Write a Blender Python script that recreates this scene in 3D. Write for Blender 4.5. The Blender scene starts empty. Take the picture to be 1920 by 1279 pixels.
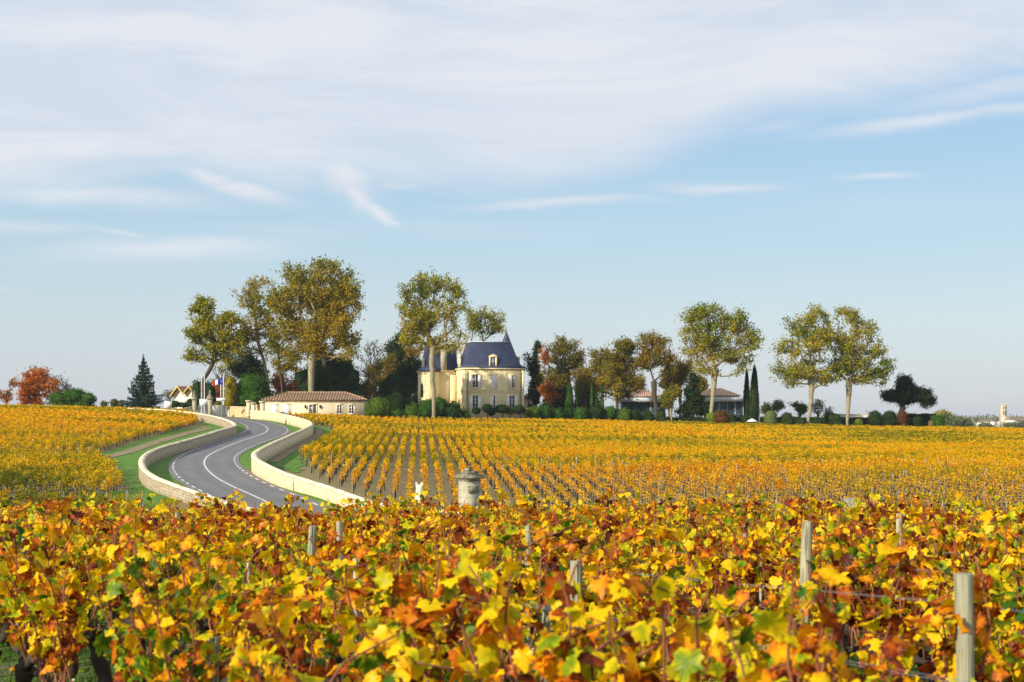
import bpy, math, random
import numpy as np
from mathutils import Vector, Matrix
# ---------------------------------------------------------------- scene, camera, light
S = bpy.context.scene
F, CX, HY = 2800.0, 960.0, 790.0          # focal length in photo pixels, image centre, eye level
cam_d = bpy.data.cameras.new('camera'); cam = bpy.data.objects.new('camera', cam_d)
S.collection.objects.link(cam); S.camera = cam
cam.location = (0, 0, 0); cam.rotation_euler = (math.radians(90), 0, 0)
cam_d.sensor_width = 36; cam_d.lens = 36 * F / 1920.0
cam_d.shift_y = (HY - 639.5) / 1920.0
cam_d.clip_start = 0.3; cam_d.clip_end = 20000
cam_d.dof.use_dof = True; cam_d.dof.focus_distance = 38.0
cam_d.dof.aperture_fstop = cam_d.lens / 12.0
SUN = Vector((-0.68, -0.62, 0.43)).normalized()
sd = bpy.data.lights.new('sun', 'SUN'); sd.energy = 5.0; sd.angle = math.radians(0.5); sd.color = (1.0, 0.90, 0.74)
so = bpy.data.objects.new('sun', sd); S.collection.objects.link(so)
so.rotation_euler = SUN.to_track_quat('Z', 'Y').to_euler(); so.location = (-60, -20, 60)
S.view_settings.view_transform = 'Standard'; S.view_settings.look = 'None'
S.view_settings.exposure = 0.32; S.view_settings.gamma = 1.0
S.view_settings.use_curve_mapping = False

class N:                                    # tiny node helper
    def __init__(s, tree): s.t = tree; s.n = tree.nodes; s.l = tree.links
    def new(s, kind, **kw):
        n = s.n.new(kind)
        for k, v in kw.items(): setattr(n, k, v)
        return n
    def put(s, sock, v):
        if isinstance(v, bpy.types.NodeSocket): s.l.new(v, sock)
        elif v is not None:
            if isinstance(v, (tuple, list)) and len(v) == 3 and sock.type == 'RGBA': v = (*v, 1)
            sock.default_value = v
    def m(s, op, a, b=None, c=None, clamp=False):
        n = s.new('ShaderNodeMath', operation=op, use_clamp=clamp)
        for i, v in enumerate((a, b, c)): s.put(n.inputs[i], v)
        return n.outputs[0]
    def mix(s, f, a, b, mode='MIX'):
        n = s.new('ShaderNodeMix', data_type='RGBA', blend_type=mode)
        s.put(n.inputs[0], f); s.put(n.inputs[6], a); s.put(n.inputs[7], b)
        return n.outputs[2]
    def ramp(s, f, stops, interp='LINEAR'):
        n = s.new('ShaderNodeValToRGB'); n.color_ramp.interpolation = interp
        e = n.color_ramp.elements
        while len(e) < len(stops): e.new(0.5)
        for i, (p, c) in enumerate(stops):
            e[i].position = p; e[i].color = (*c, 1) if len(c) == 3 else c
        s.put(n.inputs[0], f); return n.outputs[0]
    def noise(s, vec, scale, detail=3, rough=0.5, out=0, dist=0.0):
        n = s.new('ShaderNodeTexNoise'); s.put(n.inputs['Vector'], vec)
        n.inputs['Scale'].default_value = scale; n.inputs['Detail'].default_value = detail
        n.inputs['Roughness'].default_value = rough; n.inputs['Distortion'].default_value = dist
        return n.outputs[out]
    def smooth(s, x, a, b):
        n = s.new('ShaderNodeMapRange', interpolation_type='SMOOTHSTEP')
        s.put(n.inputs[0], x); s.put(n.inputs[1], a); s.put(n.inputs[2], b)
        return n.outputs[0]
    def xyz(s, v):
        n = s.new('ShaderNodeSeparateXYZ'); s.put(n.inputs[0], v); return n.outputs
    def comb(s, x, y, z):
        n = s.new('ShaderNodeCombineXYZ')
        for i, v in enumerate((x, y, z)): s.put(n.inputs[i], v)
        return n.outputs[0]
    def vm(s, op, a, b):
        n = s.new('ShaderNodeVectorMath', operation=op); s.put(n.inputs[0], a); s.put(n.inputs[1], b)
        return n.outputs[0]

# ---------------------------------------------------------------- sky
W = bpy.data.worlds.new('World'); S.world = W; W.use_nodes = True
g = N(W.node_tree); g.n.clear()
sky = g.new('ShaderNodeTexSky', sky_type='NISHITA'); sky.sun_disc = False
sky.sun_elevation = math.asin(SUN.z); sky.sun_rotation = math.atan2(SUN.x, SUN.y)
sky.air_density = 1.0; sky.dust_density = 0.6; sky.ozone_density = 2.0; sky.altitude = 50
tc = g.new('ShaderNodeTexCoord')
dx, dy, dz = g.xyz(tc.outputs['Generated'])
az = g.m('ARCTAN2', dx, dy)                       # radians right of north
el = g.m('ARCSINE', dz)
wv = g.comb(az, g.m('MULTIPLY', el, 2.2), 0.0)
wn = g.noise(wv, 5.0, 4, 0.55, out=1)
wx, wy, _ = g.xyz(wn)
wz2 = g.noise(wv, 22.0, 5, 0.6)
azw = g.m('ADD', az, g.m('MULTIPLY', g.m('SUBTRACT', wx, 0.5), 0.05))
elw = g.m('ADD', el, g.m('ADD', g.m('MULTIPLY', g.m('SUBTRACT', wy, 0.5), 0.022), g.m('MULTIPLY', g.m('SUBTRACT', wz2, 0.5), 0.008)))
# lower edge of the big cirrus veil as a curve over azimuth
fc = g.new('ShaderNodeFloatCurve'); cv = fc.mapping.curves[0]
veil = [(-600, 360), (0, 372), (200, 345), (340, 322), (480, 338), (640, 325), (860, 330), (1000, 338), (1120, 326), (1250, 285), (1400, 238), (1560, 205), (1720, 185), (1920, 150), (2500, 80)]
def u01(px): return ((px - CX) / F + 0.7) / 1.4
cps = [(0.0, .5 * 0 + (HY - 360) / F / .5)] + [(u01(p), (HY - y) / F / .5) for p, y in veil] + [(1.0, (HY - 0) / F / .5)]
cv.points[0].location = cps[0]; cv.points[1].location = cps[-1]
for p in cps[1:-1]: cv.points.new(*p)
fc.mapping.update()
g.put(fc.inputs['Value'], g.m('DIVIDE', g.m('ADD', azw, 0.7), 1.4, clamp=True))
edge = g.m('SUBTRACT', g.m('MULTIPLY', fc.outputs[0], 0.5), .010)
stv = g.comb(g.m('MULTIPLY', azw, 1.0), g.m('MULTIPLY', elw, 5.0), 0.3)
streak = g.noise(stv, 3.0, 6, 0.62, dist=0.8)
streak2 = g.noise(stv, 1.3, 4, 0.55, dist=0.5)
above = g.m('ADD', g.m('SUBTRACT', elw, edge), g.m('MULTIPLY', g.m('SUBTRACT', streak, .5), .035))
v1 = g.smooth(above, -0.012, 0.034)
body = g.m('ADD', 0.58, g.m('MULTIPLY', g.smooth(streak, 0.36, 0.64), 0.26))
body = g.m('ADD', body, g.m('MULTIPLY', g.smooth(streak2, 0.35, 0.65), 0.28))
dens = g.m('MULTIPLY', v1, body)
# separate wisps: px, py, half length, half thickness, slope, strength
wisps = [(640, 335, 60, 36, 20, .8), (662, 372, 38, 19, 42, .9), (700, 402, 46, 12, 30, .75), (735, 420, 20, 4, 14, .6), (395, 342, 60, 20, 14, .75), (455, 366, 85, 17, 11, .75), (520, 340, 120, 26, 0, .45),
         (170, 388, 210, 20, 0, .65), (60, 350, 190, 40, 0, .6), (330, 482, 190, 19, -3, .6), (60, 452, 120, 12, 0, .38), (1050, 380, 150, 8, -2, .7), (740, 350, 60, 10, 0, .45),
         (1340, 356, 100, 8, 2, .65), (1615, 347, 70, 6, 0, .5), (1700, 248, 170, 12, -5, .65), (1850, 195, 190, 22, -8, .5), (1880, 232, 160, 12, -4, .5),
         (1450, 250, 90, 12, -8, .3), (230, 455, 60, 6, 8, .4), (30, 556, 40, 3, 0, .3), (540, 440, 160, 14, 0, .14), (900, 430, 300, 22, 0, .12), (1700, 400, 300, 30, 0, .10)]
for px, py, a, b, ang, st in wisps:
    th = math.radians(-ang); ca, sa = math.cos(th), math.sin(th)
    ux = g.m('SUBTRACT', azw, (px - CX) / F); uy = g.m('SUBTRACT', elw, (HY - py) / F)
    p = g.m('ADD', g.m('MULTIPLY', ux, ca * F / a), g.m('MULTIPLY', uy, sa * F / a))
    q = g.m('ADD', g.m('MULTIPLY', ux, -sa * F / b), g.m('MULTIPLY', uy, ca * F / b))
    e = g.m('EXPONENT', g.m('MULTIPLY', g.m('ADD', g.m('MULTIPLY', p, p), g.m('MULTIPLY', q, q)), -1.0))
    dens = g.m('MAXIMUM', dens, g.m('MULTIPLY', e, g.m('MULTIPLY', g.m('ADD', 0.75, g.m('MULTIPLY', streak, 0.9)), st)))
dens = g.m('MINIMUM', dens, 0.96)
skyc = g.mix(1.0, sky.outputs[0], (1.10, 1.13, 1.20), 'MULTIPLY')
air_c = g.ramp(g.m('DIVIDE', el, .3, clamp=True), [(0, (.47, .51, .60)), (.22, (.48, .57, .63)), (.40, (.39, .55, .66)), (.60, (.32, .50, .67)), (1.0, (.24, .43, .70))])
air_c = g.mix(1.0, air_c, (10.0, 10.0, 10.0), 'MULTIPLY')
skyc = g.mix(0.78, skyc, air_c); skyc = g.mix(1.0, skyc, (1.03, 1.0, .97), 'MULTIPLY')
cloudc = g.mix(g.m('ADD', g.m('MULTIPLY', g.smooth(streak2, .35, .65), .5), g.m('MULTIPLY', g.smooth(streak, .4, .65), .5)), (5.6, 6.0, 6.7), (6.6, 6.8, 7.25))
col = g.mix(dens, skyc, cloudc)
bg = g.new('ShaderNodeBackground'); g.put(bg.inputs[0], col); bg.inputs[1].default_value = 0.10
wo = g.new('ShaderNodeOutputWorld'); g.l.new(bg.outputs[0], wo.inputs[0])

# ---------------------------------------------------------------- terrain heights
DN = [0, 6, 12, 20, 30, 40, 50, 60, 75, 88, 94]
ZN = [-1.85, -1.93, -2.13, -2.52, -3.08, -3.66, -4.4, -5.0, -5.95, -6.2, -5.85]
PR = {  # slope x/y : [(distance, height)...]
 -0.50: [(100, -4.9), (125, -3.9), (150, -3.2), (165, -2.3), (190, -.4), (210, .9), (225, 1.7), (240, 2.0), (300, 1.8), (350, 1.0), (450, -4)],
 -0.34: [(100, -5.0), (125, -4.1), (150, -3.5), (165, -2.7), (190, -.8), (210, .5), (225, 1.3), (240, 1.6), (300, 1.5), (350, 1.0), (450, -4)],
 -0.25: [(100, -5.25), (120, -4.4), (140, -3.9), (160, -3.15), (180, -2.0), (200, -.8), (220, .4), (240, 1.1), (300, 1.0), (350, .8), (450, -4)],
 -0.16: [(100, -5.3), (122, -4.1), (140, -3.5), (160, -3.0), (195, -1.9), (215, -.95), (225, -.5), (245, .4), (270, .8), (300, .8), (350, .6), (450, -5)],
 -0.04: [(100, -5.3), (125, -4.25), (150, -3.65), (180, -2.9), (210, -2.1), (240, -1.25), (270, -.45), (290, .4), (320, .5), (350, .4), (450, -6)],
  0.06: [(100, -5.3), (125, -4.35), (150, -3.75), (180, -3.0), (210, -2.3), (240, -1.6), (275, -.8), (290, -.4), (320, 0), (350, -.3), (450, -7)],
  0.17: [(100, -5.2), (130, -4.4), (160, -3.95), (200, -3.3), (240, -2.5), (280, -1.4), (300, -1.2), (330, -1.2), (360, -1.8), (450, -8)],
  0.34: [(100, -5.1), (130, -4.5), (160, -4.15), (200, -3.7), (240, -3.1), (280, -2.4), (330, -2.1), (370, -4), (450, -9)],
  0.50: [(100, -5.1), (130, -4.6), (160, -4.3), (200, -4.0), (240, -3.6), (280, -3.2), (330, -3.1), (370, -5), (450, -9)]}
DG = np.arange(0, 451.0)
tk = sorted(PR); TG = np.linspace(-0.5, 0.5, 101)
raw = np.array([np.interp(DG, DN + [p[0] for p in PR[t]], ZN + [p[1] for p in PR[t]]) for t in tk])
ZT = np.array([np.interp(TG, tk, raw[:, j]) for j in range(len(DG))]).T
def gsm(a, sig, axis):
    k = np.exp(-.5 * (np.arange(-3 * sig, 3 * sig + 1) / sig) ** 2); k /= k.sum()
    pad = [(0, 0)] * a.ndim; pad[axis] = (3 * sig, 3 * sig)
    return np.apply_along_axis(lambda v: np.convolve(v, k, 'valid'), axis, np.pad(a, pad, mode='edge'))
ZT = gsm(gsm(ZT, 5, 1), 3, 0)
FARD = np.array([450, 650, 1000, 1500, 2500, 4000, 12000.]); FARZ = np.array([0, -7, -8, -5.5, -2, 4, 10.])
def ground(x, y):
    x = np.asarray(x, float); y = np.asarray(y, float)
    yy = np.clip(y, 0, 449.99); t = np.clip(x / np.maximum(y, 30.0), -.4999, .4999)
    ti = (t + .5) * 100; i = np.floor(ti).astype(int); fi = ti - i
    j = np.floor(yy).astype(int); fj = yy - j
    z = (ZT[i, j] * (1 - fj) + ZT[i, j + 1] * fj) * (1 - fi) + (ZT[i + 1, j] * (1 - fj) + ZT[i + 1, j + 1] * fj) * fi
    far = np.interp(y, FARD, FARZ); w = np.clip((y - 450) / 200, 0, 1); w = w * w * (3 - 2 * w)
    return z * (1 - w) + far * w
def gz(x, y): return float(ground(x, y))
def hit(px, py, h=0.0, d0=90.0):            # where the line of sight meets the ground raised by h
    t = (px - CX) / F; s = (HY - py) / F
    D = np.arange(d0, 430, .1)
    f = ground(t * D, D) + h - s * D
    k = np.argmax(f >= 0)
    if f[k] < 0: k = len(D) - 1
    return np.array([t * D[k], D[k]])
def P(px, py, D): return Vector(((px - CX) / F * D, D, (HY - py) / F * D))
def spline(pts, step=1.0):                  # Catmull-Rom through xy points, even steps
    p = np.array(pts, float); p = np.vstack([2 * p[0] - p[1], p, 2 * p[-1] - p[-2]]); out = []
    for i in range(1, len(p) - 2):
        for u in np.linspace(0, 1, 24, endpoint=False):
            a, b, c, d = p[i - 1], p[i], p[i + 1], p[i + 2]
            out.append(.5 * (2 * b + (c - a) * u + (2 * a - 5 * b + 4 * c - d) * u * u + (3 * b - a - 3 * c + d) * u ** 3))
    out.append(p[-2]); out = np.array(out)
    L = np.r_[0, np.cumsum(np.linalg.norm(np.diff(out, axis=0), axis=1))]
    s = np.linspace(0, L[-1], max(2, int(L[-1] / step) + 1))
    return np.c_[np.interp(s, L, out[:, 0]), np.interp(s, L, out[:, 1])], s
def normals(p):
    d = np.gradient(p, axis=0); d /= np.linalg.norm(d, axis=1)[:, None]
    return np.c_[-d[:, 1], d[:, 0]]

# ---------------------------------------------------------------- object helpers
def tag(o, label=None, cat=None, group=None, kind=None):
    if label: o['label'] = label
    if cat: o['category'] = cat
    if group: o['group'] = group
    if kind: o['kind'] = kind
    return o
def thing(name, label, cat, loc=(0, 0, 0), rz=0.0, group=None):
    o = bpy.data.objects.new(name, None); S.collection.objects.link(o)
    o.empty_display_size = .3; o.location = loc; o.rotation_euler = (0, 0, rz)
    return tag(o, label, cat, group)
class MB:
    def __init__(s): s.v = []; s.f = {}; s.n = 0; s.a = []
    def add(s, v, f, rnd=None):
        v = np.asarray(v, float).reshape(-1, 3); f = np.asarray(f, int)
        s.f.setdefault(f.shape[1], []).append(f + s.n); s.v.append(v); s.n += len(v)
        s.a.append(np.zeros(len(v)) + .5 if rnd is None else np.asarray(rnd, float))
        return s
    def box(s, x0, x1, y0, y1, z0, z1, M=None, ins=0):
        v = [(x0 + 0, y0, z0), (x1, y0, z0), (x1, y1, z0), (x0, y1, z0), (x0 + ins, y0 + ins, z1), (x1 - ins, y0 + ins, z1), (x1 - ins, y1 - ins, z1), (x0 + ins, y1 - ins, z1)]
        if M is not None: v = [M @ Vector(p) for p in v]
        return s.add([tuple(p) for p in v], [(3, 2, 1, 0), (4, 5, 6, 7), (0, 1, 5, 4), (1, 2, 6, 5), (2, 3, 7, 6), (3, 0, 4, 7)])
    def tube(s, pts, rad, k=6, cap=True):
        pts = np.asarray(pts, float); n = len(pts); rad = np.zeros(n) + rad
        d = np.gradient(pts, axis=0); d /= np.linalg.norm(d, axis=1)[:, None] + 1e-9
        ref = np.array([1., 0, 0]) if abs(d[:, 0]).mean() < .8 else np.array([0, 1., 0])
        a = np.cross(d, ref); a /= np.linalg.norm(a, axis=1)[:, None]; b = np.cross(d, a)
        th = np.arange(k) * 2 * math.pi / k
        v = pts[:, None] + rad[:, None, None] * (np.cos(th)[None, :, None] * a[:, None] + np.sin(th)[None, :, None] * b[:, None])
        i = np.arange(n - 1)[:, None] * k; j = np.arange(k)[None]; j2 = (j + 1) % k
        f = np.stack([i + j, i + j2, i + k + j2, i + k + j], -1).reshape(-1, 4)
        s.add(v.reshape(-1, 3), f)
        if cap:
            e = v[-1]; c = pts[-1]; s.add(np.vstack([e, c]), [(q, (q + 1) % k, k) for q in range(k)])
        return s
    def lathe(s, prof, k=16, c=(0, 0, 0)):     # [(r, z)...]
        th = np.arange(k) * 2 * math.pi / k
        v = [(c[0] + r * math.cos(t), c[1] + r * math.sin(t), c[2] + z) for r, z in prof for t in th]
        f = [(i * k + j, i * k + (j + 1) % k, (i + 1) * k + (j + 1) % k, (i + 1) * k + j) for i in range(len(prof) - 1) for j in range(k)]
        return s.add(v, f)
    def poly(s, pts, f=None): return s.add(pts, f if f else [tuple(range(len(pts)))])
    def build(s, name, mat, parent=None, smooth=False, loc=None):
        me = bpy.data.meshes.new(name); V = np.concatenate(s.v)
        me.vertices.add(len(V)); me.vertices.foreach_set('co', V.astype(np.float32).ravel())
        fl = []; st = []; pos = 0
        for k, arrs in s.f.items():
            A = np.concatenate(arrs); fl.append(A.ravel()); st.append(pos + np.arange(len(A)) * k); pos += A.size
        fl = np.concatenate(fl).astype(np.int32); st = np.concatenate(st).astype(np.int32)
        me.loops.add(len(fl)); me.loops.foreach_set('vertex_index', fl)
        me.polygons.add(len(st)); me.polygons.foreach_set('loop_start', st)
        if smooth: me.polygons.foreach_set('use_smooth', np.ones(len(st), bool))
        at = me.attributes.new('rnd', 'FLOAT', 'POINT'); at.data.foreach_set('value', np.concatenate(s.a).astype(np.float32))
        me.update(calc_edges=True); me.validate()
        if mat: me.materials.append(mat)
        o = bpy.data.objects.new(name, me); S.collection.objects.link(o)
        if parent: o.parent = parent
        if loc is not None: o.location = loc
        return o
def copy_tree(o, loc=None, rz=None, label=None):
    c = o.copy(); S.collection.objects.link(c)
    if loc is not None: c.location = loc
    if rz is not None: c.rotation_euler = (0, 0, rz)
    if label: c['label'] = label
    for ch in list(o.children):
        d = ch.copy(); S.collection.objects.link(d); d.parent = c
        for gc in list(ch.children):
            e = gc.copy(); S.collection.objects.link(e); e.parent = d
    return c
def cards(mb, C, size, rng, aspect=.75, jitter=.35, up=None):     # leaf sized faces at points C
    n = len(C); a = rng.normal(size=(n, 3)); a /= np.linalg.norm(a, axis=1)[:, None]
    b = rng.normal(size=(n, 3))
    if up is not None: b = b * (1 - up) ; b[:, 2] += 0; a[:, 2] *= (1 - up)
    b -= (a * b).sum(1)[:, None] * a; b /= np.linalg.norm(b, axis=1)[:, None]
    s = size * (1 + jitter * rng.uniform(-1, 1, n))[:, None] * .5
    nn = np.cross(a, b) * s * .25
    v = np.stack([C - a * s, C + b * s * aspect + nn, C + a * s, C - b * s * aspect + nn], 1).reshape(-1, 3)
    f = np.arange(n * 4).reshape(n, 4)
    mb.add(v, f, np.repeat(rng.uniform(0, 1, n), 4)); return mb

# ---------------------------------------------------------------- materials
def mat(name, fn, disp=None):
    m = bpy.data.materials.new(name); m.use_nodes = True; g = N(m.node_tree); g.n.clear()
    out = g.new('ShaderNodeOutputMaterial'); g.l.new(fn(g), out.inputs[0]); return m
def pbsdf(g, col, rough=.7, bump=None, bs=.3, bd=.02, metal=0, spec=.3):
    p = g.new('ShaderNodeBsdfPrincipled'); g.put(p.inputs['Base Color'], col); g.put(p.inputs['Roughness'], rough)
    p.inputs['Metallic'].default_value = metal; p.inputs['Specular IOR Level'].default_value = spec
    if bump is not None:
        b = g.new('ShaderNodeBump'); b.inputs['Strength'].default_value = bs; b.inputs['Distance'].default_value = bd
        g.put(b.inputs['Height'], bump); g.l.new(b.outputs[0], p.inputs['Normal'])
    return p.outputs[0]
def gpos(g): return g.new('ShaderNodeNewGeometry').outputs['Position']
def opos(g): return g.new('ShaderNodeTexCoord').outputs['Object']
def plain(name, c, rough=.7, var=.15, sc=3.0, metal=0, spec=.3):
    def f(g):
        n = g.noise(opos(g), sc, 4, .6)
        return pbsdf(g, g.mix(g.smooth(n, .3, .7), tuple(x * (1 - var) for x in c), tuple(min(1, x * (1 + var)) for x in c)), rough, n, .15, .01, metal, spec)
    return mat(name, f)
def leafmat(name, stops, trans=.35, clump=.35, rndw=.5, big=.02, gloss=False, hue_obj=0.0, speck=0):
    """stops: colour ramp over a value mixed from clump noise, per leaf value and a slow patch noise"""
    def f(g):
        pos = gpos(g); r = g.new('ShaderNodeAttribute', attribute_name='rnd').outputs['Fac']
        n1 = g.noise(pos, clump, 3, .6); n2 = g.noise(pos, big, 2, .5)
        v = g.m('ADD', g.m('MULTIPLY', g.smooth(n1, .25, .75), .6 * (1 - rndw)), g.m('MULTIPLY', r, rndw))
        v = g.m('ADD', v, g.m('MULTIPLY', g.smooth(n2, .3, .7), .4 * (1 - rndw)))
        if hue_obj:
            oi = g.new('ShaderNodeObjectInfo').outputs['Random']
            v = g.m('ADD', v, g.m('MULTIPLY', g.m('SUBTRACT', oi, .5), hue_obj))
        if speck:
            n3 = g.noise(opos(g), speck, 3, .6)
            v = g.m('ADD', v, g.m('MULTIPLY', g.m('SUBTRACT', n3, .5), .55))
        c = g.ramp(v, stops)
        d = g.new('ShaderNodeBsdfDiffuse'); g.put(d.inputs[0], c)
        if gloss:
            gl = g.new('ShaderNodeBsdfGlossy'); gl.inputs['Roughness'].default_value = .42; g.put(gl.inputs[0], (.9, .95, 1))
            mm = g.new('ShaderNodeMixShader'); mm.inputs[0].default_value = .012
            g.l.new(d.outputs[0], mm.inputs[1]); g.l.new(gl.outputs[0], mm.inputs[2]); dd = mm.outputs[0]
        else: dd = d.outputs[0]
        t = g.new('ShaderNodeBsdfTranslucent'); g.put(t.inputs[0], g.mix(1.0, c, (1.15, 1.1, .7), 'MULTIPLY'))
        mx = g.new('ShaderNodeMixShader'); mx.inputs[0].default_value = trans
        g.l.new(dd, mx.inputs[1]); g.l.new(t.outputs[0], mx.inputs[2]); return mx.outputs[0]
    return mat(name, f)
def stonemat(name, c1, c2, mortar, bw, bh, uv=False, mort=.012, var=.25, bumpy=.5, irregular=0.0, dirt=(.2, .18, .13), dirta=.25):
    def f(g):
        if uv: v = g.new('ShaderNodeUVMap').outputs[0]
        else:
            x, y, z = g.xyz(opos(g)); v = g.comb(g.m('ADD', x, y), z, 0.0)
        if irregular:
            nv = g.noise(v, 2.2, 2, .5, out=1); v = g.vm('ADD', v, g.vm('MULTIPLY', g.vm('SUBTRACT', nv, (.5, .5, .5)), (irregular, irregular * .5, 0)))
        b = g.new('ShaderNodeTexBrick'); g.put(b.inputs['Vector'], v)
        b.inputs['Scale'].default_value = 1; b.inputs['Brick Width'].default_value = bw; b.inputs['Row Height'].default_value = bh
        b.inputs['Mortar Size'].default_value = mort; b.inputs['Mortar Smooth'].default_value = .3; b.inputs['Bias'].default_value = 0
        g.put(b.inputs['Color1'], c1); g.put(b.inputs['Color2'], c2); g.put(b.inputs['Mortar'], mortar)
        n = g.noise(gpos(g), 1.1, 5, .6); n2 = g.noise(gpos(g), 9, 4, .6)
        c = g.mix(g.smooth(n2, .3, .75), b.outputs[0], tuple(k * (1 - var) for k in c1))
        c = g.mix(g.m('MULTIPLY', g.smooth(n, .5, .75), dirta), c, dirt)
        h = g.m('SUBTRACT', g.m('MULTIPLY', n2, .6), g.m('MULTIPLY', b.outputs[1], 1.0))
        return pbsdf(g, c, .85, h, bumpy, .03)
    return mat(name, f)
M = {}
M['wall_right'] = stonemat('pale dressed stone', (.80, .68, .43), (.60, .47, .27), (.26, .19, .10), .62, .19, uv=True, mort=.018, bumpy=.5, irregular=.14, dirta=.35)
M['wall_left'] = stonemat('rubble stone', (.52, .43, .29), (.22, .18, .13), (.20, .16, .11), .40, .19, uv=True, mort=.022, bumpy=.9, irregular=.28, dirta=.3)
M['coping'] = plain('pale coping stone', (.72, .62, .42), .85, .32, 1.3)
M['ashlar'] = stonemat('ashlar limestone', (.84, .71, .41), (.74, .61, .33), (.42, .32, .16), .95, .40, mort=.022, bumpy=.3, dirta=.22, var=.15)
M['ashlar_trim'] = plain('limestone trim', (.83, .71, .42), .8, .14, 2)
M['house_wall'] = stonemat('house limestone', (.74, .65, .44), (.70, .60, .39), (.48, .40, .25), .8, .33, mort=.012, bumpy=.3, dirta=.15, var=.12)
M['warm_rubble'] = stonemat('warm rubble', (.66, .50, .26), (.50, .37, .18), (.55, .45, .26), .4, .2, mort=.02, bumpy=.6, irregular=.15)
M['old_stone'] = stonemat('weathered old stone', (.50, .46, .33), (.42, .39, .28), (.22, .2, .14), 1.1, .42, mort=.012, bumpy=.6, dirta=.6, dirt=(.16, .15, .11), var=.3)
M['lichen_stone'] = plain('lichen dark stone', (.22, .20, .14), .9, .55, 4)
M['bright_stone'] = plain('clean cream stone', (.80, .74, .52), .8, .14, 6)
M['white'] = plain('white paint', (.80, .79, .77), .5, .05, 4)
M['render'] = plain('pale render', (.60, .57, .49), .8, .08, 2)
M['cream'] = plain('cream render', (.82, .77, .62), .8, .05, 2)
M['yellow_wood'] = plain('yellow painted timber', (.62, .47, .17), .6, .15, 2)
M['glass'] = mat('window glass', lambda g: pbsdf(g, (.035, .04, .05), .08, spec=.6))
M['blue_glass'] = mat('blue green glass', lambda g: pbsdf(g, (.06, .12, .135), .12, spec=.8))
M['dark'] = plain('dark opening', (.02, .018, .015), .9, .1)
M['brown_metal'] = plain('brown painted metal', (.17, .10, .05), .6, .15)
M['grey_metal'] = plain('grey metal', (.40, .42, .45), .45, .1, 3, .3)
M['canopy'] = plain('pale metal roof edge', (.50, .53, .57), .45, .08, 3)
M['steel'] = plain('galvanised wire', (.45, .47, .52), .35, .15, 30, .8)
M['mark'] = plain('white road paint', (.60, .60, .59), .6, .3, 5)
def slate(g):
    x, y, z = g.xyz(opos(g)); b = g.new('ShaderNodeTexBrick'); g.put(b.inputs['Vector'], g.comb(g.m('ADD', x, y), z, 0.0))
    b.inputs['Scale'].default_value = 1; b.inputs['Brick Width'].default_value = .3; b.inputs['Row Height'].default_value = .16; b.inputs['Mortar Size'].default_value = .012
    g.put(b.inputs['Color1'], (.026, .036, .082)); g.put(b.inputs['Color2'], (.04, .05, .10)); g.put(b.inputs['Mortar'], (.02, .024, .045))
    n = g.noise(opos(g), .7, 4, .6)
    return pbsdf(g, g.mix(g.m('MULTIPLY', g.smooth(n, .45, .8), .35), b.outputs[0], (.08, .095, .15)), .55, b.outputs[1], .3, .02, spec=.35)
M['slate'] = mat('blue slate', slate)
def tiles(c1, c2, c3):
    def f(g):
        x, y, z = g.xyz(opos(g)); a = g.m('ABSOLUTE', g.m('SINE', g.m('MULTIPLY', x, math.pi / .46)))
        n = g.noise(g.comb(g.m('MULTIPLY', x, 3.3), g.m('MULTIPLY', y, 2.5), 0.0), 1.0, 3, .7)
        c = g.ramp(n, [(.3, c2), (.48, c1), (.68, c3)])
        c = g.mix(g.smooth(a, .62, .1), c, tuple(k * .3 for k in c2))
        return pbsdf(g, c, .85, a, .9, .1)
    return f
M['tiles'] = mat('old canal roof tiles', tiles((.26, .155, .09), (.11, .075, .05), (.50, .37, .23)))
M['tiles_orange'] = mat('salmon roof tiles', tiles((.50, .30, .18), (.36, .2, .12), (.62, .42, .27)))
def asphalt(g):
    n = g.noise(gpos(g), .35, 4, .6); n2 = g.noise(gpos(g), 25, 3, .7)
    c = g.mix(g.smooth(n, .3, .7), (.118, .117, .122), (.158, .156, .160))
    u, v, _ = g.xyz(g.new('ShaderNodeUVMap').outputs[0])
    tyre = g.m('ABSOLUTE', g.m('SINE', g.m('MULTIPLY', u, 4 * math.pi)))
    c = g.mix(g.m('MULTIPLY', g.smooth(tyre, .5, 1), .35), c, (.085, .085, .09))
    edge = g.m('ABSOLUTE', g.m('SUBTRACT', u, .5)); c = g.mix(g.m('MULTIPLY', g.smooth(g.m('ADD', edge, g.m('MULTIPLY', n, .06)), .49, .53), .7), c, (.2, .17, .12))
    n4 = g.noise(g.comb(g.m('MULTIPLY', u, 3), g.m('MULTIPLY', v, .12), 0.0), 2, 4, .7); c = g.mix(g.m('MULTIPLY', g.smooth(n4, .55, .68), .3), c, (.22, .22, .22))
    return pbsdf(g, g.mix(g.m('MULTIPLY', n2, .35), c, (.2, .2, .2)), .8, n2, .2, .01)
M['asphalt'] = mat('asphalt', asphalt)
def grassg(g):
    n = g.noise(gpos(g), .6, 5, .6); n2 = g.noise(gpos(g), 7, 4, .7)
    c = g.ramp(g.m('ADD', g.m('MULTIPLY', n, .6), g.m('MULTIPLY', n2, .4)), [(.3, (.045, .12, .012)), (.5, (.085, .215, .018)), (.68, (.16, .25, .035)), (.8, (.2, .22, .07))])
    n5 = g.noise(gpos(g), .22, 5, .7); c = g.mix(g.m('MULTIPLY', g.smooth(n5, .5, .68), .6), c, (.19, .19, .06)); c = g.mix(g.smooth(g.noise(gpos(g), 3.1, 2, .5), .70, .76), c, (.40, .27, .05))
    return pbsdf(g, c, .9, n2, 1.0, .15)
M['grass'] = mat('mown grass', grassg)
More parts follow.
